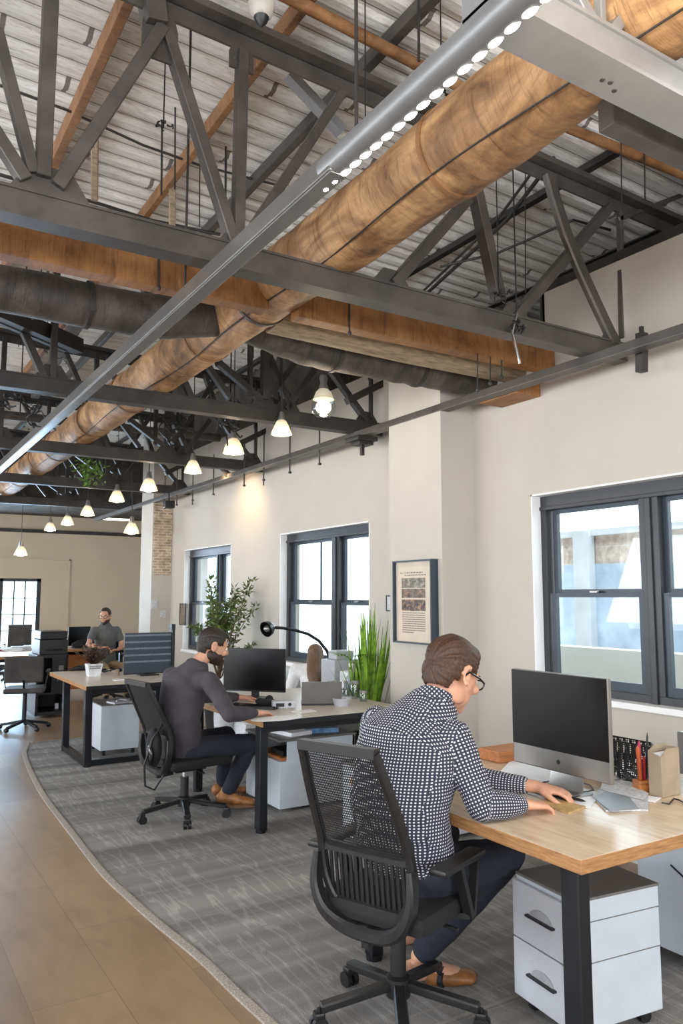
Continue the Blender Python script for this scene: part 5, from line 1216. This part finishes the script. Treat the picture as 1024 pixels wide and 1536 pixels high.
for k in range(95):
    a = rnd.uniform(0, 6.283); sp_ = abs(rnd.gauss(0, .16)); L = rnd.uniform(.6, 1.18)*(1-sp_*.4)
    blade(c+V((rnd.uniform(-.07, .05), rnd.uniform(-.07, .07), .38)), V((math.cos(a)*sp_-.03, math.sin(a)*sp_, 1)), L, rnd.uniform(.010, .018), rnd.uniform(.0, .4))
for k in range(9):
    a = rnd.uniform(2.3, 4.6); p0 = c+V((-.02, 0, .8)); d0 = V((math.cos(a)*.55, math.sin(a)*.5, 1)); 
    for j in range(16):
        q_ = p0+d0.normalized()*(.1+.03*j)+V((0, 0, -.001*j*j)); a2 = a+(1 if j % 2 else -1)*.9; blade(q_, V((math.cos(a2), math.sin(a2), .6)), .12, .005, .5, 3)
put(b, 'foliage', 'palm_leaf', t, smooth=True)
# bag hung on second chair
c = V((1.80, 5.27, .55))
t = thing('hanging_bag', c, 'black bag with a looped strap hung on the back of the bearded man\'s chair', 'bag')
b = MB(); b.ell(c+V((-.03, .0, -.02)), (.05, .085, .13)); put(b, 'bag_body', 'black_fabric', t, smooth=True)
b = MB(); b.tube([c+V((.02, -.03, .14)), c+V((-.06, -.06, .05)), c+V((-.11, -.05, -.12)), c+V((-.09, -.02, -.26)), c+V((-.02, .0, -.3)), c+V((.05, .0, -.2)), c+V((.06, 0, -.1))], .007, 8); put(b, 'strap', 'black_plastic', t, smooth=True)
b = MB(); b.ell(c+V((-.07, -.04, -.06)), (.02, .05, .07)); put(b, 'pocket', 'black_gloss', t, smooth=True)
# ================================================================== PEOPLE
def head_parts(b, c, M, s, ear=True):
    """skull, face and ears in a frame where +x is where the face looks, y left, z up"""
    def e(x, y, z, rx, ry, rz, seg=20): b.ell(V(c)+M @ V((x, y, z))*s, (rx*s, ry*s, rz*s), M, seg)
    e(-.012, 0, .035, .098, .077, .085, 28)      # cranium
    e(.022, 0, .0, .077, .066, .085, 24)         # upper face
    e(.03, 0, -.05, .060, .054, .062, 24)        # lower face
    e(.062, 0, -.093, .026, .026, .022)          # chin
    e(.0, .045, -.06, .04, .016, .035); e(.0, -.045, -.06, .04, .016, .035)   # jaw corners
    e(.082, 0, .028, .018, .048, .012)           # brow
    e(.078, .036, -.022, .022, .022, .018); e(.078, -.036, -.022, .022, .022, .018)  # cheeks
    b.tube([V(c)+M @ V(p)*s for p in ((.093, 0, .022), (.106, 0, -.004), (.112, 0, -.020), (.098, 0, -.029))], [.008*s, .009*s, .0115*s, .009*s], 10)
    e(.100, .011, -.026, .010, .008, .008, 10); e(.100, -.011, -.026, .010, .008, .008, 10)
    e(.086, 0, -.052, .014, .024, .0065, 14); e(.085, 0, -.063, .014, .021, .007, 14)   # lips
    if ear:
        for y in (1, -1):
            for k in range(7):
                a = -1.9+k*.62; e(-.012-.016*math.cos(a)*-1*-1, y*(.079+.004*abs(math.sin(a))), -.002+.028*math.sin(a), .007, .007, .008, 8)
            e(-.004, y*.074, -.004, .013, .008, .026, 12)
def hand_parts(b, wrist, d, nrm, s, side, curl=.5, spread=.15):
    """palm + four bent fingers + thumb; d = direction of fingers, nrm = back of the hand"""
    d = V(d).normalized(); nrm = V(nrm); nrm = (nrm-d*nrm.dot(d)).normalized(); x = d.cross(nrm)*side   # x = towards thumb
    w = V(wrist)
    P = lambda a, b_, c_=0: w+(d*a+x*b_+nrm*c_)*s
    b.chain([P(0, 0), P(.03, 0), P(.06, 0), P(.088, 0)], [(.026*s, .019*s), (.036*s, .017*s), (.040*s, .015*s), (.039*s, .012*s)], x, 14)
    for off, L, r in ((.030, .072, .0085), (.010, .080, .009), (-.011, .074, .0085), (-.031, .058, .0075)):
        base = P(.082, off, .001); dd = d+x*off*spread*6; dd.normalize(); pts = [base]; ang = 0
        for k, f in enumerate((.45, .32, .23)):
            ang += curl*(.55, .75, .5)[k]; v_ = dd*math.cos(ang)-nrm*math.sin(ang); pts.append(pts[-1]+v_*L*f*s)
        b.tube([P(.06, off*.9)]+pts, [r*s, r*s*1.05, r*s, r*s*.92, r*s*.7], 8); b.ell(pts[-1], (r*s*.7,)*3, seg=8)
    t0 = P(.022, .028, -.004); t1 = t0+(d*.035+x*.026-nrm*.010)*s; t2 = t1+(d*.03+x*.008-nrm*.014)*s; t3 = t2+(d*.024-x*.002-nrm*.008)*s
    b.tube([P(.01, .012), t0, t1, t2, t3], [.016*s, .014*s, .0115*s, .010*s, .0075*s], 8); b.ell(t3, (.0075*s,)*3, seg=8)
def foot_parts(b, ankle, toe_dir, s, k=1):
    a = V(ankle); d = V(toe_dir); d.z = 0; d.normalize(); z0 = .035*s
    lat = d.cross(V((0, 0, 1)))
    b.chain([a-d*.035*s+V((0, 0, -a.z+.042*s)), a+d*.05*s+V((0, 0, -a.z+.046*s)), a+d*.12*s+V((0, 0, -a.z+.036*s)), a+d*.18*s+V((0, 0, -a.z+.028*s))], [(.033*s*k, .036*s*k), (.038*s*k, .036*s*k), (.044*s*k, .028*s*k), (.036*s*k, .02*s*k)], lat, 14)
def shoe(parent, ankle, toe_dir, s, m, name='shoe', sole_m='sole', lift=0):
    a = V(ankle); d = V(toe_dir); d.z = 0; d.normalize(); lat = d.cross(V((0, 0, 1))); g = V((a.x, a.y, lift))
    b = MB(); b.chain([g-d*.045*s+V((0, 0, .062*s)), g+d*.03*s+V((0, 0, .062*s)), g+d*.11*s+V((0, 0, .048*s)), g+d*.185*s+V((0, 0, .038*s))], [(.040*s, .05*s), (.043*s, .052*s), (.050*s, .036*s), (.042*s, .026*s)], lat, 16)
    b.chain([g+V((0, 0, .07*s)), g+V((0, 0, .115*s))], [(.043*s, .046*s), (.044*s, .05*s)], lat, 14)
    b = voxel(b, .006, 4); sh = put(b, name, m, parent, smooth=True, angle=180)
    b = MB(); n = 24; ring = []
    for k in range(n):
        t = 2*math.pi*k/n; u = math.cos(t); L = .135 if u > 0 else .135; wv = (.052 if u > -.2 else .045)*math.sin(t)
        ring.append(g+d*(.07+.135*u)*s+lat*wv*s*(1-.15*max(0, u)**3))
    b.poly([p+V((0, 0, .004)) for p in ring], (0, 0, .022*s)); put(b, 'sole', sole_m, sh)
    b = MB(); 
    for k in range(4): q = g+d*(.045+.022*k)*s+V((0, 0, (.113-.010*k)*s)); b.tube([q-lat*.018*s, q+V((0, 0, .004)), q+lat*.018*s], .003*s, 6)
    put(b, 'laces', 'black_plastic', sh)
    return sh
def uv_chains(o, chains, org):
    """texture coordinates that run along the cloth: distance along and around each limb"""
    me = o.data; uvl = me.uv_layers.new(name='cloth'); n = len(me.vertices)
    co = np.empty(n*3); me.vertices.foreach_get('co', co); co = co.reshape(-1, 3)+np.array(org)
    data = []
    for P, rad, lat in chains:
        P = [np.array(p) for p in P]; best = np.full(n, 1e9); U = np.zeros(n); Vv = np.zeros(n); acc = 0
        for a, c in zip(P, P[1:]):
            ab = c-a; L = np.linalg.norm(ab); t = np.clip(((co-a) @ ab)/L**2, -.3, 1.3); tc_ = np.clip(t, 0, 1); q = a+tc_[:, None]*ab; dv = co-q; d = np.linalg.norm(dv, axis=1)
            ax = ab/L; x = np.array(lat)-ax*np.dot(lat, ax); x /= np.linalg.norm(x); y = np.cross(ax, x)
            ang = np.arctan2(dv @ y, dv @ x); k = d < best
            best[k] = d[k]; U[k] = ang[k]*rad; Vv[k] = acc+(t[k]*L); acc += L
        data.append((best/rad, U, Vv, 2*math.pi*rad))
    fs = np.array([list(p.vertices)[:4] if len(p.vertices) >= 4 else list(p.vertices)+[p.vertices[-1]] for p in me.polygons])
    D = np.stack([d[0][fs].mean(axis=1) for d in data]); ch = D.argmin(axis=0)
    L0 = -np.array(chains[0][2]); L0 /= np.linalg.norm(L0); F0 = np.cross(L0, (0, 0, 1.)); F0 /= np.linalg.norm(F0); box = len(chains) > 1
    uv = np.zeros((len(me.loops), 2))
    for pi, p in enumerate(me.polygons):
        d = data[ch[pi]]; us = [d[1][v] for v in p.vertices]; mx_ = max(us)
        if box and ch[pi] == 0:
            nn = np.array(p.normal); a_, f_, z_ = abs(nn @ L0), abs(nn @ F0), abs(nn[2])
            for li, v in zip(p.loop_indices, p.vertices):
                q = co[v]
                if z_ > .72: uv[li] = (q @ L0, q @ F0)
                elif a_ > f_*1.1: uv[li] = (q @ F0, q[2])
                else: uv[li] = (q @ L0, q[2]*1.12)
            continue
        for li, v in zip(p.loop_indices, p.vertices):
            u = d[1][v]
            if mx_-u > d[3]*.5: u += d[3]
            uv[li] = (u+ch[pi]*.37, d[2][v])
    uvl.data.foreach_set('uv', uv.ravel())
def folds(b, amp, sc_, seed=0):
    b.bm.normal_update()
    for v in b.bm.verts:
        k = noise.noise(V((v.co.x*sc_, v.co.y*sc_, v.co.z*sc_*2.2+seed)))*.7+noise.noise(v.co*sc_*2.3+V((seed, 0, 0)))*.3
        v.co += v.normal*k*amp
def person(name, label, J, vs=.006, s=1.0, shirt='sweater', pants='jeans', hair='hair_dark', shoes='brown_leather', beard=None, glasses=False, sleeves='long', uv=False, female=False, hands=(('R', .5), ('L', .5)), barefoot=False, hb=1.0):
    t = thing(name, (J['pelvis'][0], J['pelvis'][1], 0), label, 'person')
    G = {k: V(v) for k, v in J.items() if isinstance(v, tuple) and k != 'face'}
    f = V((math.cos(J['yaw']), math.sin(J['yaw']), 0)) if False else None
    left = (G['shL']-G['shR']).normalized(); hl = (G['hipL']-G['hipR']).normalized()
    fwd = left.cross(V((0, 0, 1)))*1
    fd = V(J['face']).normalized(); fl = V((0, 0, 1)).cross(fd).normalized(); fu = fd.cross(fl); M = Matrix((fd, fl, fu)).transposed()
    hc = G['head']; neck = G['neck']; ss = s
    # ---- body: one continuous surface
    b = MB(); head_parts(b, hc, M, s*J.get('hs', 1.0))
    k_ = s*J.get('hs', 1.0)
    b.chain([neck+V((0, 0, -.05)), neck, hc+M @ V((-.025, 0, -.055))*k_, hc+M @ V((-.02, 0, 0))*k_], [(.07*s, .055*s), (.056*s, .056*s), (.052*s, .055*s), (.05*s, .06*s)], left)
    spine = [G['pelvis'], G['waist'], G['chest'], G['neck']+V((0, 0, -.04))]
    tr_ = J.get('torso', [(.160, .115), (.145, .105), (.165, .115), (.10, .075)])
    b.chain(spine, [(a*s*.93, c*s*.93) for a, c in tr_], left, 20)
    b.chain([G['shR'], G['shL']], [(.05*s, .05*s), (.05*s, .05*s)], (0, 0, 1))
    for S in 'RL':
        sh, el, wr = G['sh'+S], G['el'+S], G['wr'+S]
        b.chain([sh, sh.lerp(el, .5), el], [(.048*s, .048*s), (.044*s, .046*s), (.036*s, .036*s)], left, 14)
        b.chain([el, el.lerp(wr, .3), wr], [(.037*s, .037*s), (.039*s, .037*s), (.026*s, .021*s)], left, 14)
        hd = J['hands'][S]; hand_parts(b, wr, hd[0], hd[1], s*1.0, (1 if S == 'L' else -1), hd[2])
        hp, kn, an = G['hip'+S], G['kn'+S], G['an'+S]
        b.chain([hp, hp.lerp(kn, .5), kn], [(.075*s, .075*s), (.066*s, .066*s), (.048*s, .05*s)], hl, 14)
        b.chain([kn, kn.lerp(an, .35), an], [(.048*s, .05*s), (.050*s, .052*s), (.032*s, .034*s)], hl, 14)
        foot_parts(b, an, G['toe'+S]-an, s, .8 if not barefoot else 1)
    b = voxel(b, vs, 3); body = put(b, 'body', 'skin', t, smooth=True, angle=180)
    # ---- eyes
    for y in (1, -1):
        e_ = MB(); q = hc+M @ V((.079, y*.031, .006))*k_; e_.ell(q, (.0125*k_,)*3, seg=14); put(e_, 'eye', 'eye_white', t, smooth=True)
        e_ = MB(); q = hc+M @ V((.0905, y*.031, .005))*k_; e_.ell(q, (.0025*k_, .0055*k_, .0055*k_), M, seg=10); put(e_, 'iris', 'black_gloss', t, smooth=True)
        if not female:
            e_ = MB(); e_.tube([hc+M @ V(p)*k_ for p in ((.09, y*.016, .024), (.092, y*.032, .029), (.08, y*.05, .024))], .0042*k_, 6); put(e_, 'eyebrow', hair, t)
    # ---- shirt
    c = MB(); TR = [(a*s, cc*s) for a, cc in tr_]
    low = G['pelvis']+V((0, 0, -.02)) if J.get('hem') is None else V(J['hem'])
    pts = [low, G['pelvis'].lerp(G['waist'], .45), G['waist'], G['waist'].lerp(G['chest'], .55), G['chest'], G['neck']+V((0, 0, -.035))]
    rr = [TR[0], TR[0], TR[1], ((TR[1][0]+TR[2][0])/2, (TR[1][1]+TR[2][1])/2), TR[2], TR[3]]
    c.chain(pts, [(a+.012, d_+.012) for a, d_ in rr], left, 24)
    c.chain([G['shR'], G['shR'].lerp(G['shL'], .5)+V((0, 0, .012)), G['shL']], [(.060*s, .066*s), (.066*s, .082*s), (.060*s, .066*s)], (0, 0, 1), 18)
    for a_, b_ in (('shR', 'chest'), ('shL', 'chest')): c.chain([G[a_], G[b_]], [(.062*s, .07*s), (.08*s, .09*s)], (0, 0, 1), 16)
    for S in 'RL':
        sh, el, wr = G['sh'+S], G['el'+S], G['wr'+S]
        if sleeves == 'long':
            cuff = el.lerp(wr, J.get('cuff', .86))
            c.chain([sh, sh.lerp(el, .5), el], [(.066*s, .066*s), (.060*s, .060*s), (.053*s, .053*s)], left, 16)
            c.chain([el, el.lerp(wr, .45), cuff], [(.054*s, .052*s), (.050*s, .048*s), (.036*s, .034*s)], left, 16)
        else:
            c.chain([sh, sh.lerp(el, .55)], [(.064*s, .064*s), (.060*s, .060*s)], left, 16)
    # collar
    cn = neck+V((0, 0, .0)); nd = ((hc+M @ V((-.03, 0, -.06))*k_)-neck).normalized()
    c.chain([cn+V((0, 0, -.10)), cn+V((0, 0, -.055 if hb > .5 else -.07))], [(.085*s, .08*s), (.072*s, .070*s)], left, 20)
    c = voxel(c, vs, 5); folds(c, .007*s, 9, 3)
    shp = put(c, 'shirt' if shirt != 'sweater' else 'sweater', shirt, t, smooth=True, angle=180)
    if uv:
        fw_ = left.cross(V((0, 0, 1))).normalized(); up_ = [G['pelvis']+V((0, 0, -.1)), G['waist'], G['chest']+V((0, 0, .0)), G['neck']+V((0, 0, -.07))-fw_*.02, G['neck']+fw_*.22+V((0, 0, -.03))]
        uv_chains(shp, [(up_, .16, tuple(-left)), ((G['shR'], G['elR'], G['wrR']), .056, tuple(-left)), ((G['shL'], G['elL'], G['wrL']), .056, tuple(left))], ORG[t.name])
    b = MB(); rg = []
    for r_, h_ in ((.066, -.005), (.064, .03), (.067, .034), (.075, .0), (.074, -.012)):
        lx = left; ly_ = nd.cross(lx).normalized(); rg.append([b.bm.verts.new(cn+nd*(h_+.012)*s*hb+(lx*math.cos(a)+ly_*math.sin(a))*r_*s) for a in [k*math.pi/12 for k in range(24)]])
    b.skin(rg, False); cl_ = put(b, 'collar', shirt, shp, smooth=True)
    if uv: uv_chains(cl_, [((cn-nd*.1, cn+nd*.1), .07, tuple(-left))], ORG[t.name])
    # ---- trousers
    c = MB(); c.chain([G['pelvis']+V((0, 0, .055)), G['pelvis']+V((0, 0, -.02))], [(.158*s, .118*s), (.165*s, .125*s)], hl, 20)
    c.chain([G['hipR'], G['hipL']], [(.085*s, .09*s)]*2, (0, 0, 1))
    for S in 'RL':
        hp, kn, an = G['hip'+S], G['kn'+S], G['an'+S]
        c.chain([hp, hp.lerp(kn, .5), kn], [(.092*s, .09*s), (.080*s, .080*s), (.064*s, .066*s)], hl, 18)
        c.chain([kn, kn.lerp(an, .4), kn.lerp(an, .93)], [(.064*s, .066*s), (.060*s, .062*s), (.05*s, .054*s)], hl, 18)
    c = voxel(c, vs, 4); folds(c, .009*s, 8, 11); put(c, 'trousers', pants, t, smooth=True, angle=180)
    if not barefoot:
        for S in 'RL': shoe(t, G['an'+S], G['toe'+S]-G['an'+S], s, shoes, lift=J.get('lift'+S, 0.01))
    else:
        for S in 'RL':
            a = G['an'+S]; d = (G['toe'+S]-a); d.z = 0; d.normalize(); lat = d.cross(V((0, 0, 1)))
            b = MB(); b.chain([V((a.x, a.y, .032))+d*.05*s, V((a.x, a.y, .032))+d*.12*s, V((a.x, a.y, .03))+d*.19*s], [(.046*s, .038*s), (.05*s, .032*s), (.042*s, .022*s)], lat, 14)
            b = voxel(b, .006, 3); put(b, 'slipper', shoes, t, smooth=True, angle=180)
    # ---- hair
    h = MB()
    def he(x, y, z, rx, ry, rz, seg=28): h.ell(hc+M @ V((x, y, z))*k_, (rx*k_, ry*k_, rz*k_), M, seg)
    if not female:
        he(-.016, 0, .042, .104, .0815, .089); he(-.045, 0, .0, .071, .0745, .072); he(.030, 0, .080, .062, .060, .042, 20); he(-.052, 0, -.03, .055, .060, .05, 20)
    else:
        he(-.018, 0, .042, .108, .088, .092); he(-.05, 0, -.01, .075, .088, .09)
        q = [V((-.06, 0, .0)), V((-.11, 0, -.10)), V((-.165, 0, -.19)), V((-.20, -.01, -.28)), V((-.20, -.03, -.38))]
        h.chain([hc+M @ p*k_ for p in q], [(.086*k_, .06*k_), (.086*k_, .05*k_), (.085*k_, .045*k_), (.07*k_, .035*k_), (.03*k_, .015*k_)], fl, 18)
        for y in (1, -1): h.chain([hc+M @ V(p)*k_ for p in ((-.0, y*.07, .03), (-.02, y*.082, -.07), (-.04, y*.078, -.18))], [(.02*k_, .04*k_), (.018*k_, .035*k_), (.012*k_, .02*k_)], fl, 10)
    h = voxel(h, vs*.8, 2)
    Mi = M.transposed()
    # trim to the hairline
    kill = []
    for v in h.bm.verts:
        p = Mi @ (v.co-hc)/k_
        if not female:
            face = p.x > .052+.25*max(0, p.z-.045) and p.z < .078
            side = abs(p.y) > .05 and p.z < .012 and p.x > -.03-.0*p.z
            if face or side or p.z < -.062 or (p.z < -.03 and p.x > -.05): kill.append(v)
        elif p.x > .05 and p.z < .075 and abs(p.y) < .075: kill.append(v)
    bmesh.ops.delete(h.bm, geom=kill, context='VERTS')
    h.bm.normal_update()
    for v in h.bm.verts:
        p = Mi @ (v.co-hc)/k_; v.co += v.normal*(noise.noise(V((math.atan2(p.y, p.z+.001)*9, p.x*6, 1)))*.004+noise.noise(V((p.y*120, p.x*22, p.z*22)))*.0022)*k_
    ho = put(h, 'hair', hair, t, smooth=True, angle=180)
    so = ho.modifiers.new('thickness', 'SOLIDIFY'); so.thickness = .008; so.offset = -1
    if beard:
        h = MB(); he(.028, 0, -.052, .0645, .0585, .0645, 24); he(.063, 0, -.093, .029, .029, .025); he(.0, .047, -.056, .042, .019, .039); he(.0, -.047, -.056, .042, .019, .039); he(.084, 0, -.043, .019, .03, .008, 14)
        h = voxel(h, vs*.8, 2); kill = [v for v in h.bm.verts if ((lambda p: (p.z > -.030 and p.x > .02) or p.z > .0 or (p.x > .075 and -.068 < p.z < -.048 and abs(p.y) < .024))(Mi @ (v.co-hc)/k_))]
        bmesh.ops.delete(h.bm, geom=kill, context='VERTS'); put(h, 'beard', beard, t, smooth=True, angle=180)
    if glasses:
        g = MB(); gp = lambda x, y, z: hc+M @ V((x, y, z))*k_
        for y in (1, -1):
            rim = [(.103-.10*abs(.034*y+.026*math.cos(a)*y)*.5, .034*y+.026*math.cos(a)*y, .0+.0175*math.sin(a)) for a in [k*math.pi/8 for k in range(17)]]
            g.tube([gp(*p) for p in rim], .0028*k_, 6); g.tube([gp(.099, .06*y, .008), gp(.05, .079*y, .010), gp(-.01, .083*y, .012), gp(-.024, .082*y, -.004)], .0032*k_, 6)
        g.tube([gp(.102, .009, .006), gp(.108, 0, .009), gp(.102, -.009, .006)], .0028*k_, 6); put(g, 'glasses', 'black_gloss', t)
    return t
def J_(**k): return k
# man nearest the camera: seen from behind-right, leaning over the desk
fy = R(18)
m1 = J_(pelvis=(1.83, 2.47, .55), waist=(1.775, 2.455, .76), chest=(1.83, 2.455, .985), neck=(1.925, 2.455, 1.135), head=(2.03, 2.44, 1.24), face=(.90, .12, -.38), hs=1.09,
        shR=(1.925, 2.31, 1.02), shL=(1.80, 2.63, 1.045), elR=tuple(onZ(722, 1208, .80)), wrR=tuple(onZ(784, 1206, .785)), elL=(2.10, 2.80, .80), wrL=tuple(onZ(806, 1180, .785)),
        hipR=(1.86, 2.375, .53), hipL=(1.81, 2.565, .53), knR=(2.27, 2.40, .525), knL=(2.24, 2.76, .52), anR=(2.02, 2.66, .10), anL=(2.2, 2.95, .09), toeR=(2.16, 2.55, .03), toeL=(2.4, 2.95, .03),
        torso=[(.165, .13), (.17, .14), (.195, .15), (.10, .08)], cuff=.88, hem=(1.83, 2.47, .60))
m1['hands'] = {'R': ((.75, -.05, -.12), (0, 0, 1), .75), 'L': ((.5, -.8, -.1), (0, 0, 1), .6)}
person('person', 'man in a navy and white dotted shirt and glasses, writing at the nearest desk', m1, .0055, 1.08, 'dotted_shirt', 'jeans', 'hair_brown', shoes='tan_leather', glasses=True, uv=True, barefoot=True)
# bearded man at the middle desk
m2 = J_(pelvis=(2.02, 5.40, .50), waist=(1.975, 5.36, .70), chest=(2.0, 5.34, .92), neck=(2.08, 5.33, 1.06), head=(2.20, 5.30, 1.19), face=(.92, -.12, -.28), hs=1.05,
        shR=(2.11, 5.15, .97), shL=(1.98, 5.53, .98), elR=tuple(onZ(345, 1072, .79)), wrR=tuple(onZ(386, 1069, .775)), elL=(2.25, 5.66, .80), wrL=tuple(onZ(362, 1046, .775)),
        hipR=(2.05, 5.31, .48), hipL=(2.02, 5.49, .48), knR=(2.50, 5.28, .49), knL=(2.46, 5.62, .50), anR=(2.40, 5.47, .11), anL=(2.48, 5.75, .10), toeR=(2.58, 5.35, .03), toeL=(2.66, 5.75, .03))
m2['torso'] = [(.16, .12), (.158, .125), (.182, .132), (.10, .08)]
m2['hands'] = {'R': ((.8, .3, -.1), (0, 0, 1), .5), 'L': ((.9, .1, -.1), (0, 0, 1), .4)}
person('person', 'bearded man in a dark grey sweater sitting at the middle desk', m2, .007, 1.0, 'sweater', 'trousers', 'hair_dark', shoes='tan_leather', beard='beard', hb=.45)
# seated man far back, facing the camera
m3_ = J_(pelvis=(3.250, 12.05, .52), waist=(3.250, 12.05, .74), chest=(3.240, 12.03, .96), neck=(3.230, 12.01, 1.11), head=(3.215, 11.98, 1.245), face=(-.55, -.85, -.05), hs=1.05,
         shR=(3.060, 11.99, 1.03), shL=(3.420, 12.06, 1.03), elR=(2.950, 11.87, .84), wrR=(3.090, 11.68, .80), elL=(3.490, 11.95, .80), wrL=(3.350, 11.73, .76),
         hipR=(3.170, 12.03, .5), hipL=(3.330, 12.05, .5), knR=(3.130, 11.58, .50), knL=(3.430, 11.62, .5), anR=(3.150, 11.55, .10), anL=(3.450, 11.5, .1), toeR=(3.110, 11.35, .03), toeL=(3.450, 11.3, .03))
m3_['hands'] = {'R': ((.8, -.4, .1), (0, 0, 1), .9), 'L': ((-.8, -.3, .0), (0, 0, 1), .7)}
person('person', 'bearded man in a grey T-shirt and khaki trousers seated by the farthest desk', m3_, .012, 1.0, 'grey_shirt', 'khaki', 'hair_dark', shoes='black_plastic', beard='beard', sleeves='short', glasses=True)
# woman by the middle window, seen from behind
wo = J_(pelvis=(3.60, 6.72, .34), waist=(3.61, 6.70, .52), chest=(3.62, 6.66, .72), neck=(3.63, 6.62, .86), head=(3.63, 6.58, .97), face=(.35, -.05, -.1), hs=.98,
        shR=(3.62, 6.50, .79), shL=(3.60, 6.82, .79), elR=(3.62, 6.40, .60), wrR=(3.50, 6.25, .75), elL=(3.75, 6.9, .56), wrL=(3.82, 6.7, .5),
        hipR=(3.64, 6.62, .30), hipL=(3.62, 6.80, .30), knR=(3.82, 6.45, .34), knL=(3.84, 6.75, .34), anR=(3.80, 6.40, .1), anL=(3.82, 6.85, .1), toeR=(3.86, 6.3, .03), toeL=(3.86, 6.95, .03),
        torso=[(.14, .10), (.125, .095), (.14, .105), (.085, .065)])
wo['face'] = (.55, .83, -.12); wo['hs'] = .93
wo['pelvis'] = (3.70, 6.5, .34); wo['waist'] = (3.71, 6.48, .54); wo['chest'] = (3.72, 6.47, .78); wo['neck'] = (3.74, 6.49, .905); wo['head'] = (3.755, 6.53, .985)
wo['shR'] = (3.87, 6.40, .86); wo['shL'] = (3.58, 6.59, .86); wo['elR'] = (3.90, 6.46, .60); wo['wrR'] = (3.88, 6.68, .60); wo['elL'] = (3.53, 6.66, .60); wo['wrL'] = (3.64, 6.86, .62)
wo['hipR'] = (3.77, 6.47, .30); wo['hipL'] = (3.63, 6.55, .30); wo['knR'] = (3.86, 6.80, .36); wo['knL'] = (3.74, 6.88, .36); wo['anR'] = (3.86, 6.82, .09); wo['anL'] = (3.74, 6.9, .09); wo['toeR'] = (3.88, 6.95, .03); wo['toeL'] = (3.76, 7.05, .03)
wo['hands'] = {'R': ((-.3, .9, 0), (0, 0, 1), .6), 'L': ((.4, .8, 0), (0, 0, 1), .6)}
person('person', 'woman with long brown hair and a white top, seen from behind beside the middle window', wo, .01, .92, 'white_cloth', 'trousers', 'hair_long', shoes='black_plastic', female=True)
